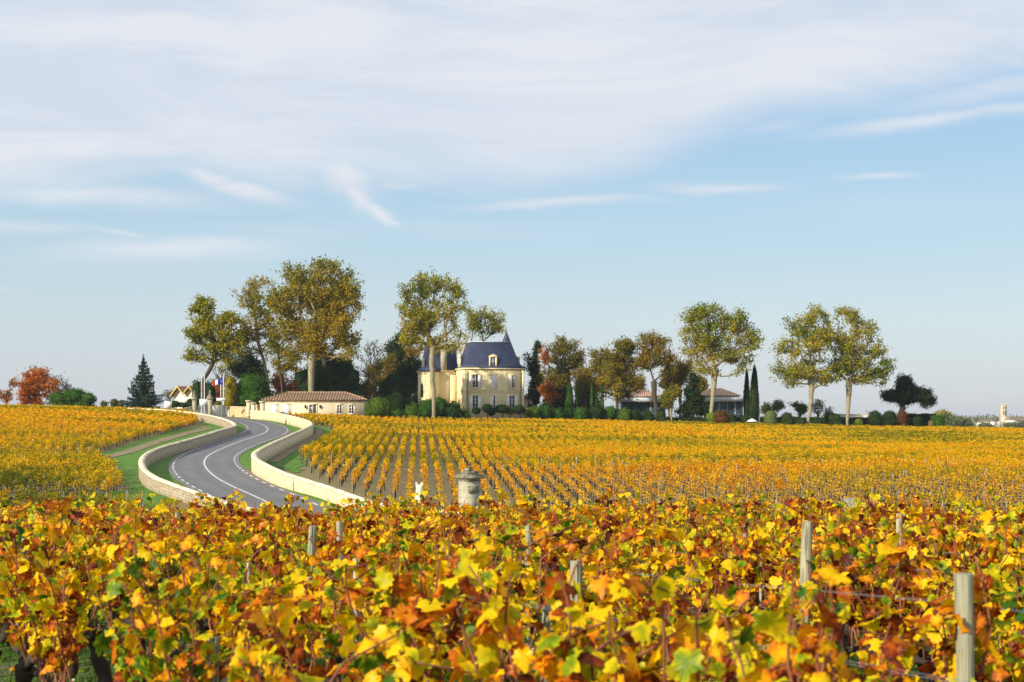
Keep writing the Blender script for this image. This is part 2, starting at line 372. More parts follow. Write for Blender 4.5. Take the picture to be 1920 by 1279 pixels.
def soil(g):
    p = gpos(g); n = g.noise(p, .25, 5, .6); n2 = g.noise(p, 5, 5, .7); n3 = g.noise(p, 14, 3, .6)
    c = g.ramp(n2, [(.3, (.07, .05, .03)), (.5, (.15, .11, .068)), (.7, (.26, .21, .14))])
    c = g.mix(g.m('MULTIPLY', g.smooth(n, .42, .62), .55), c, (.12, .19, .04))
    x, y, z = g.xyz(p)
    c = g.mix(g.m('MULTIPLY', g.smooth(y, 60, 90), g.m('ADD', .35, g.m('MULTIPLY', g.smooth(n3, .40, .55), .6))), c, (.23, .18, .075))
    c = g.mix(g.m('MULTIPLY', g.smooth(y, 40, 22), g.smooth(n, .36, .52)), c, (.075, .15, .02))
    c = g.mix(g.smooth(n3, .66, .74), c, (.50, .46, .37))
    c = g.mix(g.smooth(y, 430, 620), c, (.16, .20, .09))
    return pbsdf(g, c, .95, n2, .8, .1)
M['soil'] = mat('vineyard soil', soil)
def track(g):
    p = gpos(g); n = g.noise(p, .5, 5, .65); n2 = g.noise(p, 6, 4, .7)
    c = g.mix(g.smooth(n2, .3, .7), (.15, .105, .06), (.34, .26, .17))
    return pbsdf(g, g.mix(g.smooth(n, .52, .64), c, (.10, .15, .03)), .95, n2, .8, .08)
M['track'] = mat('dirt track', track)
def bark(c1, c2):
    def f(g):
        x, y, z = g.xyz(opos(g)); v = g.comb(g.m('MULTIPLY', x, 3), g.m('MULTIPLY', y, 3), z)
        n = g.noise(v, 1.6, 5, .65); n2 = g.noise(opos(g), 12, 3, .6)
        return pbsdf(g, g.mix(n2, g.ramp(n, [(.35, c1), (.6, c2)]), c1), .9, n, .7, .05)
    return f
M['plane_bark'] = mat('plane tree bark', bark((.20, .17, .10), (.46, .42, .27)))
M['dark_bark'] = mat('dark bark', bark((.045, .036, .026), (.13, .105, .075)))
M['vine_bark'] = mat('vine bark', bark((.022, .016, .012), (.10, .075, .055)))
def wood(g):
    x, y, z = g.xyz(opos(g)); n = g.noise(g.comb(g.m('MULTIPLY', x, 30), g.m('MULTIPLY', y, 30), g.m('MULTIPLY', z, 2)), 1.5, 4, .6)
    n2 = g.noise(opos(g), 5, 3, .6)
    oi = g.new('ShaderNodeObjectInfo').outputs['Random']
    c = g.ramp(n, [(.34, (.11, .09, .055)), (.46, (.33, .29, .19)), (.66, (.48, .44, .31))])
    c = g.mix(g.m('MULTIPLY', oi, .6), c, (.27, .28, .19)); c = g.mix(g.smooth(n2, .55, .75), c, (.2, .19, .11))
    n3 = g.noise(g.comb(g.m('MULTIPLY', x, 60), g.m('MULTIPLY', y, 60), g.m('MULTIPLY', z, .8)), 1.0, 2, .5); c = g.mix(g.smooth(n3, .60, .66), c, (.03, .025, .018))
    return pbsdf(g, c, .85, n3, .9, .02)
M['post'] = mat('weathered post wood', wood)
M['cane'] = plain('reddish vine cane', (.22, .075, .035), .6, .35, 8)
G_DARK = [(.2, (.010, .022, .010)), (.5, (.022, .044, .014)), (.8, (.05, .075, .02))]
M['dark_green'] = leafmat('dark evergreen leaves', G_DARK, .12, .6, .5)
M['blue_green'] = leafmat('blue green needles', [(.2, (.016, .036, .026)), (.5, (.035, .07, .05)), (.8, (.07, .12, .085))], .1, .5, .5)
M['mid_green'] = leafmat('mid green leaves', [(.2, (.022, .062, .012)), (.5, (.05, .12, .018)), (.8, (.11, .19, .03))], .25, .5, .5)
M['bamboo_green'] = leafmat('light bamboo green', [(.2, (.04, .085, .014)), (.5, (.10, .17, .022)), (.8, (.22, .27, .045))], .3, .6, .5)
M['plane_gold'] = leafmat('golden olive plane leaves', [(.14, (.09, .12, .012)), (.42, (.21, .205, .014)), (.64, (.34, .26, .016)), (.88, (.46, .26, .02))], .35, .22, .45, .05)
M['plane_green'] = leafmat('green and gold plane leaves', [(.12, (.08, .13, .010)), (.35, (.19, .22, .014)), (.58, (.35, .30, .018)), (.82, (.50, .35, .025))], .35, .22, .45, .05)
M['plane_bright'] = leafmat('yellow green plane leaves', [(.20, (.06, .12, .010)), (.42, (.17, .22, .014)), (.64, (.36, .32, .020)), (.88, (.52, .35, .03))], .38, .2, .45, .05)
M['brown_gold'] = leafmat('brown gold leaves', [(.15, (.06, .08, .012)), (.4, (.16, .14, .014)), (.62, (.28, .20, .018)), (.85, (.38, .21, .022))], .3, .25, .45, .05)
M['orange'] = leafmat('orange leaves', [(.15, (.14, .05, .012)), (.45, (.36, .10, .016)), (.75, (.50, .19, .025)), (.95, (.35, .26, .05))], .3, .4, .5)
M['red_orange'] = leafmat('red orange leaves', [(.15, (.28, .055, .01)), (.45, (.48, .12, .015)), (.7, (.55, .22, .025)), (.95, (.36, .33, .05))], .3, .35, .5)
M['pale_twig'] = leafmat('pale dry leaves', [(.2, (.12, .11, .08)), (.5, (.2, .19, .12)), (.8, (.28, .24, .14))], .2, .5, .5)
M['far_green'] = leafmat('far woodland leaves', [(.2, (.05, .075, .03)), (.5, (.10, .13, .045)), (.8, (.17, .19, .06))], .2, .08, .5)
M['dark_red'] = leafmat('dark reddish leaves', [(.2, (.05, .022, .012)), (.5, (.10, .045, .018)), (.8, (.16, .08, .025))], .15, .5, .5)
M['yellow_leaf'] = leafmat('yellow leaves', [(.2, (.14, .14, .015)), (.5, (.30, .24, .02)), (.8, (.45, .34, .03))], .35, .4, .5)
M['vine_near'] = leafmat('autumn vine leaves', [(.09, (.04, .11, .008)), (.21, (.18, .26, .010)), (.33, (.54, .47, .008)), (.49, (.88, .54, .006)), (.60, (.72, .27, .008)), (.70, (.46, .10, .008)), (.79, (.20, .03, .008)), (.88, (.07, .022, .010))], .33, 1.1, .62, .10, True, .34, 11)
def vine_far(g):
    """leaves of the plots further off: gold with olive and rust patches that differ from plot to plot and vine to vine"""
    pos = gpos(g); r = g.new('ShaderNodeAttribute', attribute_name='rnd').outputs['Fac']; oi = g.new('ShaderNodeObjectInfo').outputs['Random']
    a = g.noise(g.vm('MULTIPLY', pos, (.5, 1.3, 1)), .05, 4, .65); b = g.noise(pos, .45, 3, .6)
    v = g.m('ADD', g.m('MULTIPLY', r, .30), g.m('MULTIPLY', oi, .16)); v = g.m('ADD', v, g.m('MULTIPLY', g.smooth(a, .35, .65), .34)); v = g.m('ADD', g.m('SUBTRACT', v, .03), g.m('MULTIPLY', g.smooth(b, .3, .7), .16))
    x, y, z = g.xyz(pos)
    rust = g.m('MULTIPLY', g.smooth(y, 150, 100), g.smooth(x, -45, -12)); v = g.m('ADD', g.m('SUBTRACT', v, .03), g.m('MULTIPLY', rust, .10))
    green = g.m('MULTIPLY', g.smooth(y, 118, 100), g.smooth(x, -20, -28)); v = g.m('SUBTRACT', v, g.m('MULTIPLY', green, .24))
    c = g.ramp(v, [(.10, (.09, .12, .008)), (.26, (.24, .22, .008)), (.40, (.60, .39, .008)), (.58, (.80, .43, .006)), (.73, (.68, .25, .008)), (.84, (.42, .085, .008)), (.96, (.22, .04, .010))])
    d = g.new('ShaderNodeBsdfDiffuse'); g.put(d.inputs[0], c); t = g.new('ShaderNodeBsdfTranslucent'); g.put(t.inputs[0], c)
    mx = g.new('ShaderNodeMixShader'); mx.inputs[0].default_value = .35; g.l.new(d.outputs[0], mx.inputs[1]); g.l.new(t.outputs[0], mx.inputs[2]); return mx.outputs[0]
M['vine_far'] = mat('vine leaves of the far plots', vine_far)
M['stake'] = plain('pale grey stake', (.38, .35, .29), .8, .25, 4)
# ---------------------------------------------------------------- the ground: one sheet to the horizon
def axis(dense0, dense1, step, far0, far1):
    a = list(np.arange(dense0, dense1 + .01, step)); s = step; v = a[-1]
    while v < far1: s *= 1.25; v += s; a.append(v)
    s = step; v = a[0]; left = []
    while v > far0: s *= 1.25; v -= s; left.append(v)
    return np.array(left[::-1] + a)
xs = axis(-130, 140, 2.0, -6000, 6000); ys = axis(-10, 330, 2.0, -200, 11000)
XX, YY = np.meshgrid(xs, ys); ZZ = ground(XX, YY)
nx, ny = len(xs), len(ys)
mb = MB(); i = np.arange(ny - 1)[:, None] * nx + np.arange(nx - 1)[None]
mb.add(np.stack([XX.ravel(), YY.ravel(), ZZ.ravel()], 1), np.stack([i, i + 1, i + 1 + nx, i + nx], -1).reshape(-1, 4))
tag(mb.build('ground', M['soil'], smooth=True), kind='structure')

def strip(name, A, B, mat, lift, nc=5, parent=None):          # sheet between two polylines of equal length
    mb = MB(); n = len(A); u = np.linspace(0, 1, nc + 1)
    p = A[:, None] * (1 - u[None, :, None]) + B[:, None] * u[None, :, None]
    v = np.c_[p.reshape(-1, 2), ground(p[..., 0], p[..., 1]).ravel() + lift]
    i = np.arange(n - 1)[:, None] * (nc + 1) + np.arange(nc)[None]
    mb.add(v, np.stack([i, i + 1, i + nc + 2, i + nc + 1], -1).reshape(-1, 4))
    o = mb.build(name, mat, parent, smooth=True); uv = o.data.uv_layers.new(name='UVMap'); li = np.zeros(len(o.data.loops), np.int32); o.data.loops.foreach_get('vertex_index', li)
    uv.data.foreach_set('uv', np.c_[(li % (nc + 1)) / nc, (li // (nc + 1)) * 1.0].astype(np.float32).ravel()); return o
def inside(x, y, poly):
    x = np.asarray(x); y = np.asarray(y); r = np.zeros(x.shape, bool); n = len(poly)
    for k in range(n):
        (x1, y1), (x2, y2) = poly[k], poly[(k + 1) % n]
        c = ((y1 > y) != (y2 > y)) & (x < (x2 - x1) * (y - y1) / (y2 - y1 + 1e-12) + x1); r ^= c
    return r
def patch(name, poly, mat, lift, step=1.0):                  # ground hugging sheet clipped to a polygon
    poly = np.array(poly); x0, y0 = poly.min(0); x1, y1 = poly.max(0)
    gx = np.arange(x0 - step, x1 + step, step); gy = np.arange(y0 - step, y1 + step, step)
    X, Y = np.meshgrid(gx, gy); n = len(gx); cx = (X[:-1, :-1] + step / 2); cy = (Y[:-1, :-1] + step / 2)
    k = inside(cx, cy, poly); ii = (np.arange(len(gy) - 1)[:, None] * n + np.arange(n - 1)[None])[k]
    rg = np.random.default_rng(5); X = X + rg.uniform(-.25, .25, X.shape) * step; Y = Y + rg.uniform(-.25, .25, Y.shape) * step
    q = np.stack([ii, ii + 1, ii + 1 + n, ii + n], -1); used, inv = np.unique(q, return_inverse=True)
    V = np.stack([X.ravel(), Y.ravel(), ground(X, Y).ravel() + lift], 1)[used]
    mb = MB(); mb.add(V, inv.reshape(-1, 4)); return mb.build(name, mat, smooth=True)

# ---------------------------------------------------------------- road
cl_px = [(505, 944), (480, 934), (455, 924), (430, 912), (405, 898), (389, 884), (382, 870), (388, 857), (410, 845), (440, 832.5), (465, 824), (487, 817), (501, 810), (503, 804), (494, 798), (475, 792), (445, 787)]
cl = [hit(*p) for p in cl_px]
cl = [np.array([12.0, 46.0]), np.array([-3.0, 68.0]), np.array([-10.5, 84.0])] + cl + [np.array([-52., 246.]), np.array([-62., 256.]), np.array([-100., 262.])]
C, CS = spline(cl, 1.0)
# even out pixel noise along the way
for _ in range(40): C[1:-1] = .25 * C[:-2] + .5 * C[1:-1] + .25 * C[2:]
CN = normals(C); HW = 3.15
tag(strip('road', C - CN * HW, C + CN * HW, M['asphalt'], .07, 6), kind='structure')
def cum(p): return np.r_[0, np.cumsum(np.linalg.norm(np.diff(p, axis=0), axis=1))]
def painted(name, off, w, lift, dash=None):
    mb = MB(); path = C + CN * off; s = cum(path); L = s[-1]; fine = np.arange(0, L, .5)
    px = np.interp(fine, s, path[:, 0]); py = np.interp(fine, s, path[:, 1]); pp = np.c_[px, py]; nn = normals(pp)
    a = pp - nn * w / 2; b = pp + nn * w / 2
    def z(p): return ground(p[:, 0], p[:, 1]) + lift
    va = np.c_[a, z(a)]; vb = np.c_[b, z(b)]; n = len(fine)
    f = [(k, k + 1, n + k + 1, n + k) for k in range(n - 1) if dash is None or (fine[k] % (dash * 2)) < dash - .01]
    mb.add(np.vstack([va, vb]), f); return mb.build(name, M['mark'], smooth=True)
tag(painted('road_marking', 0, .14, .084), kind='structure')
tag(painted('road_marking', -2.72, .15, .084, 1.5), kind='structure')
tag(painted('road_marking', 2.72, .15, .084, 1.5), kind='structure')

# ---------------------------------------------------------------- the two winding walls
lw_top = [(240, 765.5), (262, 766), (290, 767.5), (320, 769), (360, 773.5), (390, 778), (412, 783), (431, 789), (441, 795.5), (436, 799.5), (415, 805), (375, 817), (330, 829.5), (298, 839), (276, 849), (266, 861), (267, 873), (278, 886), (300, 898), (335, 911), (375, 925), (425, 941)]
rw_top = [(471, 769.5), (492, 771), (517, 774), (542, 779), (566, 785), (580, 790), (584, 795.5), (576, 801), (542, 816), (517, 827), (492, 839), (480, 846), (476, 853), (484, 862), (515, 878), (550, 892), (600, 907), (655, 926), (717, 945)]
HL, HR = 1.2, 1.4
hl = [HL - .28 * min(1, max(0, (b - 873) / 40)) for a, b in lw_top]; hr = [HR if i < 13 else HR - .45 * min(1, (i - 12) / 4) for i in range(len(rw_top))]
lwp = [hit(a, b, q) for (a, b), q in zip(lw_top, hl)]; rwp = [hit(a, b, q) for (a, b), q in zip(rw_top, hr)]
lwp += [np.array([-13.5, 84.]), np.array([-8.0, 70.])]; rwp += [np.array([-3.5, 85.0]), np.array([3.0, 72.])]; hl += [hl[-1]] * 2; hr += [hr[-1]] * 2
def stone_wall(label, pts, h, w, mat, sm=6):
    p, s = spline(pts, .8)
    for _ in range(sm): p[1:-1] = .25 * p[:-2] + .5 * p[1:-1] + .25 * p[2:]
    n = normals(p); s = cum(p); q_ = cum(np.array(pts)); h = np.interp(s / s[-1], q_ / q_[-1], h)
    zc = ground(p[:, 0], p[:, 1]); c0 = p[len(p) // 2]
    base = Vector((c0[0], c0[1], gz(*c0)))
    root = thing('stone_wall', label, 'wall', base)
    rg = np.random.default_rng(3)
    def sweep(prof, wob=0.0):
        k = len(prof); V = []; 
        for (o, z, rel) in prof:
            q = p + n * o
            zz = zc + z
            if wob: q = q + n * rg.normal(0, wob, (len(p), 1)); zz = zz + rg.normal(0, wob, len(p))
            V.append(np.c_[q, zz])
        V = np.stack(V, 1).reshape(-1, 3) - np.array(base); i = np.arange(len(p) - 1)[:, None] * k; j = np.arange(k)[None]; j2 = (j + 1) % k
        m = MB(); m.add(V, np.stack([i + j, i + j2, i + k + j2, i + k + j], -1).reshape(-1, 4))
        m.add(V[:k], [tuple(range(k))]); m.add(V[-k:], [tuple(range(k))[::-1]]); return m
    prof = [(-w / 2, h * 0 - .6, 0), (-w / 2, h - .12, 0), (w / 2, h - .12, 0), (w / 2, h * 0 - .6, 0)]
    o = sweep(prof, .012).build('masonry', mat, root)
    uv = o.data.uv_layers.new(name='UVMap'); li = np.zeros(len(o.data.loops), np.int32); o.data.loops.foreach_get('vertex_index', li)
    co = np.zeros(len(o.data.vertices) * 3, np.float32); o.data.vertices.foreach_get('co', co); co = co.reshape(-1, 3)
    npv = len(p) * 4; sid = np.minimum(np.arange(len(co)) // 4, len(p) - 1)
    vv = np.where(np.arange(len(co)) % 4 % 3 == 0, -.6, h[sid] - .12); u = s[sid] + np.where(np.arange(len(co)) % 4 >= 2, .0, .13)
    uv.data.foreach_set('uv', np.c_[u[li], vv[li]].astype(np.float32).ravel())
    e = .03
    sweep([(-w / 2 - e, h - .118, 0), (-w / 2 - e, h - .05, 0), (-w / 4, h + .03, 0), (0, h + .045, 0), (w / 4, h + .03, 0), (w / 2 + e, h - .05, 0), (w / 2 + e, h - .118, 0)], .008).build('coping', M['coping'], root, smooth=False)
    return p, n
LW, LN = stone_wall('long low rubble wall with rounded pale coping winding along the left side of the road', lwp, hl, .42, M['wall_left'])
RW, RN = stone_wall('long low pale dressed stone wall winding along the right side of the road', rwp, hr, .42, M['wall_right'])
# grass verges between walls and road
poly_in = list(LW) + list(RW[::-1])
tag(patch('grass_verge', [tuple(p) for p in poly_in], M['grass'], .03, .7), kind='structure')
def pxpoly(pts): return [tuple(hit(*p)) for p in pts]
# grass and tracks outside the walls
left_grass = pxpoly([(182, 852), (262, 826), (330, 805), (395, 801), (330, 781), (345, 776), (430, 792), (440, 806), (380, 828), (300, 850), (270, 868), (274, 900), (320, 925), (360, 936)]) + [(-24, 90), (-33, 90)] + pxpoly([(240, 920), (205, 880)])
tag(patch('grass_bank', left_grass, M['grass'], .035, .8), kind='structure')
tr = [hit(*p) for p in [(165, 862), (200, 858), (235, 850), (270, 838), (320, 822), (360, 811), (392, 804)]]
T, _ = spline(tr, 1.0); Tn = normals(T)
tag(strip('dirt_track', T - Tn * .75, T + Tn * .75, M['track'], .08, 3), kind='structure')
right_grass = pxpoly([(495, 868), (505, 850), (560, 825), (590, 812), (590, 798), (640, 808), (600, 838), (578, 862), (560, 890)])
tag(patch('grass_bank', right_grass, M['grass'], .035, .8), kind='structure')
tr = [hit(*p) for p in [(512, 868), (540, 850), (570, 832), (596, 816), (600, 806)]]
T, _ = spline(tr, 1.0); Tn = normals(T)
tag(strip('dirt_track', T - Tn * .5, T + Tn * .5, M['track'], .08, 3), kind='structure')
# grassy cross tracks through the striped plot
RD = np.array([-.062, 1.0]); RD /= np.linalg.norm(RD); RNn = np.array([RD[1], -RD[0]])   # direction of the vine rows, and across
def cross(D, x0, x1, w):
    a = np.array([[x, D + .02 * x] for x in np.arange(x0, x1, 2.)]); tag(strip('grass_track', a - [0, w / 2], a + [0, w / 2], M['grass'], .03, 3), kind='structure')
cross(131.5, -19, 60, 1.5); cross(221, -27, 90, 2.2)

# brown marker posts against the inside of the right wall
def bollard(px, py, D, label):
    x = (px - CX) / F * D; z = gz(x, D)
    r = thing('marker_post', label, 'post', (x, D, z))
    m = MB(); m.box(-.09, .09, -.07, .07, -.1, .95); m.box(-.11, .11, -.09, .09, .95, 1.0, ins=.03); m.build('post', M['brown_metal'], r)
    m = MB(); m.box(-.06, .06, -.078, -.07, .72, .86); m.build('reflector', M['white'], r)
q = hit(552, 921); bollard(552, 921, q[1] - .1, 'brown square marker post on the verge beside the near stretch of the right wall')
q = hit(536, 797); bollard(536, 797, q[1] - .3, 'small brown marker post on the verge at the far bend of the right wall')
# ================================================================ buildings
def window(par, x, y, z0, z1, w, shut='open', name='window', trim='ashlar_trim', pw=3, ph=4, sill=True, label=None):
    """a casement on a wall facing -y at depth y: stone surround, white frame with bars, panes, shutters"""
    m = MB(); t = .14
    m.box(x - w / 2 - t, x - w / 2, y - .07, y + .02, z0, z1); m.box(x + w / 2, x + w / 2 + t, y - .07, y + .02, z0, z1)
    m.box(x - w / 2 - t - .03, x + w / 2 + t + .03, y - .09, y + .02, z1, z1 + .18)
    o = m.build(name, M[trim], par)
    if label: o['label'] = label
    if sill: m = MB(); m.box(x - w / 2 - .2, x + w / 2 + .2, y - .14, y + .02, z0 - .12, z0); m.build('sill', M[trim], o)
    m = MB(); m.box(x - w / 2, x + w / 2, y - .012, y + .01, z0, z1); m.build('pane', M['glass'], o)
    m = MB(); b = .05
    for k in (-1, 1): m.box(x + k * (w / 2 - b / 2) - b / 2, x + k * (w / 2 - b / 2) + b / 2, y - .05, y - .014, z0, z1)
    m.box(x - .05, x + .05, y - .054, y - .014, z0 + b, z1 - b)
    m.box(x - w / 2 + b, x + w / 2 - b, y - .05, y - .014, z0, z0 + b + .02); m.box(x - w / 2 + b, x + w / 2 - b, y - .05, y - .014, z1 - b, z1)
    for j in range(1, ph): zz = z0 + (z1 - z0) * j / ph; m.box(x - w / 2 + b, x + w / 2 - b, y - .044, y - .016, zz - .018, zz + .018)
    m.build('frame', M['white'], o)
    sw = w / 2
    def shutter(cx, yy, ang=0):
        m = MB(); Mx = Matrix.Translation((cx, yy, 0)) @ Matrix.Rotation(ang, 4, 'Z')
        m.box(-sw / 2, sw / 2, -.02, .02, z0 + .02, z1 - .02, Mx)
        for j in range(3): 
            zz = z0 + .1 + j * (z1 - z0 - .2) / 2; m.box(-sw / 2 + .02, sw / 2 - .02, -.04, -.02, zz - .06, zz + .06, Mx)
        n = int((z1 - z0) / .16)
        for j in range(n):
            zz = z0 + .12 + j * (z1 - z0 - .24) / max(1, n - 1); m.box(-sw / 2 + .06, sw / 2 - .06, -.03, -.02, zz - .02, zz + .02, Mx)
        m.build('shutter', M['white'], o)
    if shut == 'open': shutter(x - w / 2 - sw / 2 - .02, y - .10, .06); shutter(x + w / 2 + sw / 2 + .02, y - .10, -.10)
    elif shut == 'closed': shutter(x - sw / 2, y - .085, .0); shutter(x + sw / 2, y - .085, .0)
    elif shut == 'half': shutter(x - sw / 2, y - .085, 0); shutter(x + w / 2 - .12, y - .26, math.radians(55))
    return o
def mansard(m, x0, x1, y0, y1, z0, X0, X1, Y0, Y1, z1, ov=.3, fl=.7):
    """steep roof with a flared foot between rectangle 0 and rectangle 1"""
    f = .42; L = [(x0 - ov, x1 + ov, y0 - ov, y1 + ov, z0), (x0 + f * (X0 - x0) * .6, x1 + f * (X1 - x1) * .6, y0 + f * (Y0 - y0) * .6, y1 + f * (Y1 - y1) * .6, z0 + fl), (X0, X1, Y0, Y1, z1)]
    v = []; 
    for a, b, c, d, z in L: v += [(a, c, z), (b, c, z), (b, d, z), (a, d, z)]
    fs = [(k * 4 + j, k * 4 + (j + 1) % 4, k * 4 + 4 + (j + 1) % 4, k * 4 + 4 + j) for k in range(2) for j in range(4)] + [(8, 9, 10, 11), (3, 2, 1, 0)]
    m.add(v, fs); return m
def dormer(par, x, y, z0, z1, w, depth, face, wind=True, label=None):
    """stone dormer with a pediment; face 0 looks to -y, 1 to -x, 2 to +x"""
    R = Matrix.Translation((x, y, 0)) @ Matrix.Rotation({0: 0, 1: -math.pi / 2, 2: math.pi / 2}[face], 4, 'Z')
    m = MB(); h = w / 2
    m.box(-h, -h + .26, 0, .3, z0, z1 - .5, R); m.box(h - .26, h, 0, .3, z0, z1 - .5, R)
    m.box(-h - .1, h + .1, -.06, .34, z1 - .5, z1 - .36, R); m.box(-h + .26, h - .26, .02, .28, z0, z0 + .3, R)
    p = [(-h - .14, -.08, z1 - .36), (h + .14, -.08, z1 - .36), (0, -.08, z1 + .12), (-h - .14, .34, z1 - .36), (h + .14, .34, z1 - .36), (0, .34, z1 + .12)]
    m.add([tuple(R @ Vector(q)) for q in p], [(0, 1, 2), (5, 4, 3)]).add([tuple(R @ Vector(q)) for q in p], [(1, 4, 5, 2), (3, 0, 2, 5), (0, 3, 4, 1)])
    m.box(-h - .3, -h, .02, .26, z0, z0 + .45, R, ins=.1); m.box(h, h + .3, .02, .26, z0, z0 + .45, R, ins=.1)
    o = m.build('dormer', M['ashlar_trim'], par)
    if label: o['label'] = label
    m = MB(); p = [(-h, .34, z1 - .4), (h, .34, z1 - .4), (0, .34, z1 + .06), (-h, depth, z1 - .4), (h, depth, z1 - .4), (0, depth, z1 + .06), (-h, .34, z0), (h, .34, z0), (-h, depth, z0), (h, depth, z0)]
    m.add([tuple(R @ Vector(q)) for q in p], [(1, 4, 5, 2), (3, 0, 2, 5), (0, 3, 8, 6), (1, 7, 9, 4)]); m.build('dormer_roof', M['slate'], o)
    m = MB(); a = h - .26; m.box(-a, a, .1, .14, z0 + .3, z1 - .5, R); m.build('pane', M['glass'], o)
    m = MB()
    for k in (-a + .04, 0, a - .04): m.box(k - .045, k + .045, .05, .098, z0 + .3, z1 - .5, R)
    m.box(-a, a, .06, .096, (z0 + z1) / 2 - .05, (z0 + z1) / 2 + .01, R); m.build('frame', M['white'], o)
    return o
# ---------------- the chateau
A = math.radians(14); base = P(869, 785, 290); base.z = .45
ch = thing('chateau', 'pale yellow limestone chateau with steep blue slate roofs and a pointed tower', 'chateau', base, A)
m = MB(); m.box(0, 12.2, 0, 9.5, -1.5, 9.55); m.box(-6.2, -.02, 7, 15, -1.5, 9.3)
m.box(-1.3, -.01, 6.2, 6.98, -1.5, 8.7); m.build('wall', M['ashlar'], ch)
m = MB(); m.lathe([(1.75, -1.5), (1.75, 9.3)], 28, (-5.2, 7.2, 0)); m.build('corner_tower', M['ashlar'], ch, smooth=True)
m = MB(); m.lathe([(1.76, 9.3), (2.0, 9.4), (2.0, 9.72), (1.5, 10.25), (.0, 10.6)], 28, (-5.2, 7.2, 0)); m.build('tower_roof', M['slate'], ch)
m = MB(); m.lathe([(2.2, 5), (2.2, 9.6)], 28, (10.7, 8.6, 0)); m.build('stair_tower', M['ashlar'], ch, smooth=True)
m = MB(); m.lathe([(3.2, 9.75), (2.85, 10.6), (.0, 17.8)], 32, (10.7, 8.6, 0)); m.lathe([(.06, 17.4), (.03, 18.3), (0, 18.35)], 6, (10.7, 8.6, 0)); m.build('spire', M['slate'], ch)
m = MB(); mansard(m, 0, 12.2, 0, 9.5, 9.96, 2.1, 9.7, 1.8, 7.7, 15.1); m.build('roof', M['slate'], ch)
m = MB(); m.box(2.0, 9.8, 1.7, 1.82, 15.08, 15.22); m.box(2.0, 2.12, 1.82, 7.7, 15.08, 15.22); m.build('roof_ridge', M['canopy'], ch)
m = MB(); mansard(m, -6.2, 0.3, 7, 15, 9.7, -4.9, .3, 8.3, 13.5, 14.9); m.build('roof', M['slate'], ch)
m = MB(); m.box(-5.0, .35, 8.2, 8.32, 14.88, 15.0); m.build('roof_ridge', M['canopy'], ch)
m = MB()
for z0, z1, o in ((9.56, 9.7, .12), (9.7, 9.94, .28)): m.box(-o, 12.2 + o, -o, 9.5 + o, z0, z1)
for z0, z1, o in ((9.31, 9.45, .1), (9.45, 9.68, .22)): m.box(-6.2 - o, -.3, 7 - o, 15 + o, z0, z1)
m.build('cornice', M['ashlar_trim'], ch)
m = MB(); m.box(-.06, 12.26, -.06, 9.4, 5.62, 5.80); m.box(-.09, 12.29, -.09, 9.4, 5.30, 5.38); m.build('string_course', M['ashlar_trim'], ch)
for xx, ww in ((.26, .25), (3.6, .05), (4.75, .05), (7.15, .05), (8.3, .05), (11.93, .25)): m = MB(); m.box(xx - ww, xx + ww, -.045, .02, -1, 9.54); m.build('pilaster', M['ashlar_trim'], ch)
for yy in (.3, 3.0, 6.5, 9.2): m = MB(); m.box(-.045, .02, yy - .2, yy + .2, -1, 9.54); m.build('pilaster', M['ashlar_trim'], ch)
for cx, up, dn in ((2.35, 'open', 'open'), (5.95, 'closed', 'half'), (9.7, 'half', 'open')):
    window(ch, cx, 0, 6.1, 8.6, 1.12, up); window(ch, cx, 0, 1.6, 4.55, 1.12, dn)
dormer(ch, 5.95, .1, 9.95, 12.6, 1.55, 2.2, 0)
dormer(ch, -.05, 4.2, 9.95, 12.6, 1.5, 2.2, 1); dormer(ch, 12.3, 4.6, 9.95, 12.4, 1.5, 2.4, 2)
dormer(ch, -6.3, 9.4, 9.7, 12.0, 1.2, 1.8, 1)
def chimney(x0, x1, y0, y1, z0, z1):
    m = MB(); m.box(x0, x1, y0, y1, z0, z1 - .4); m.box(x0 - .1, x1 + .1, y0 - .1, y1 + .1, z1 - .4, z1 - .22); m.box(x0 + .06, x1 - .06, y0 + .06, y1 - .06, z1 - .22, z1)
    o = m.build('chimney', M['old_stone'], ch)
chimney(-3.05, -1.95, 6.7, 7.6, 9.7, 15.0); chimney(1.2, 2.4, 7.2, 8.2, 11, 15.5)
m = MB(); pts = [(-.45, 0), (.45, 0), (.45, 2.2)] + [(.45 * math.cos(t), 2.2 + .5 * math.sin(t)) for t in np.linspace(.3, 2.8, 8)] + [(-.45, 2.2)]
Rr = Matrix.Translation((-5.2 - 1.72, 6.75, 4.3)) @ Matrix.Rotation(math.radians(-72), 4, 'Z')
m.add([tuple(Rr @ Vector((a, -.12, b))) for a, b in pts] + [tuple(Rr @ Vector((a, .3, b))) for a, b in pts], [(k, (k + 1) % len(pts), (k + 1) % len(pts) + len(pts), k + len(pts)) for k in range(len(pts))])
m.add([tuple(Rr @ Vector((a, -.12, b))) for a, b in pts], [tuple(range(len(pts)))]); m.build('arched_opening', M['dark'], ch)
for q in ((-1.35, 6.6), (.75, -.12), (11.5, -.12)): m = MB(); m.tube([(*q, 0), (*q, 9.3)], .065, 6); m.build('drainpipe', M['brown_metal'], ch)
m = MB(); m.box(-.03, .01, 4.6, 4.9, 1.5, 3.8); m.build('slit_window', M['dark'], ch)
m = MB(); m.box(-1.0, -.7, 6.15, 6.19, 1.5, 3.6); m.build('slit_window', M['dark'], ch)

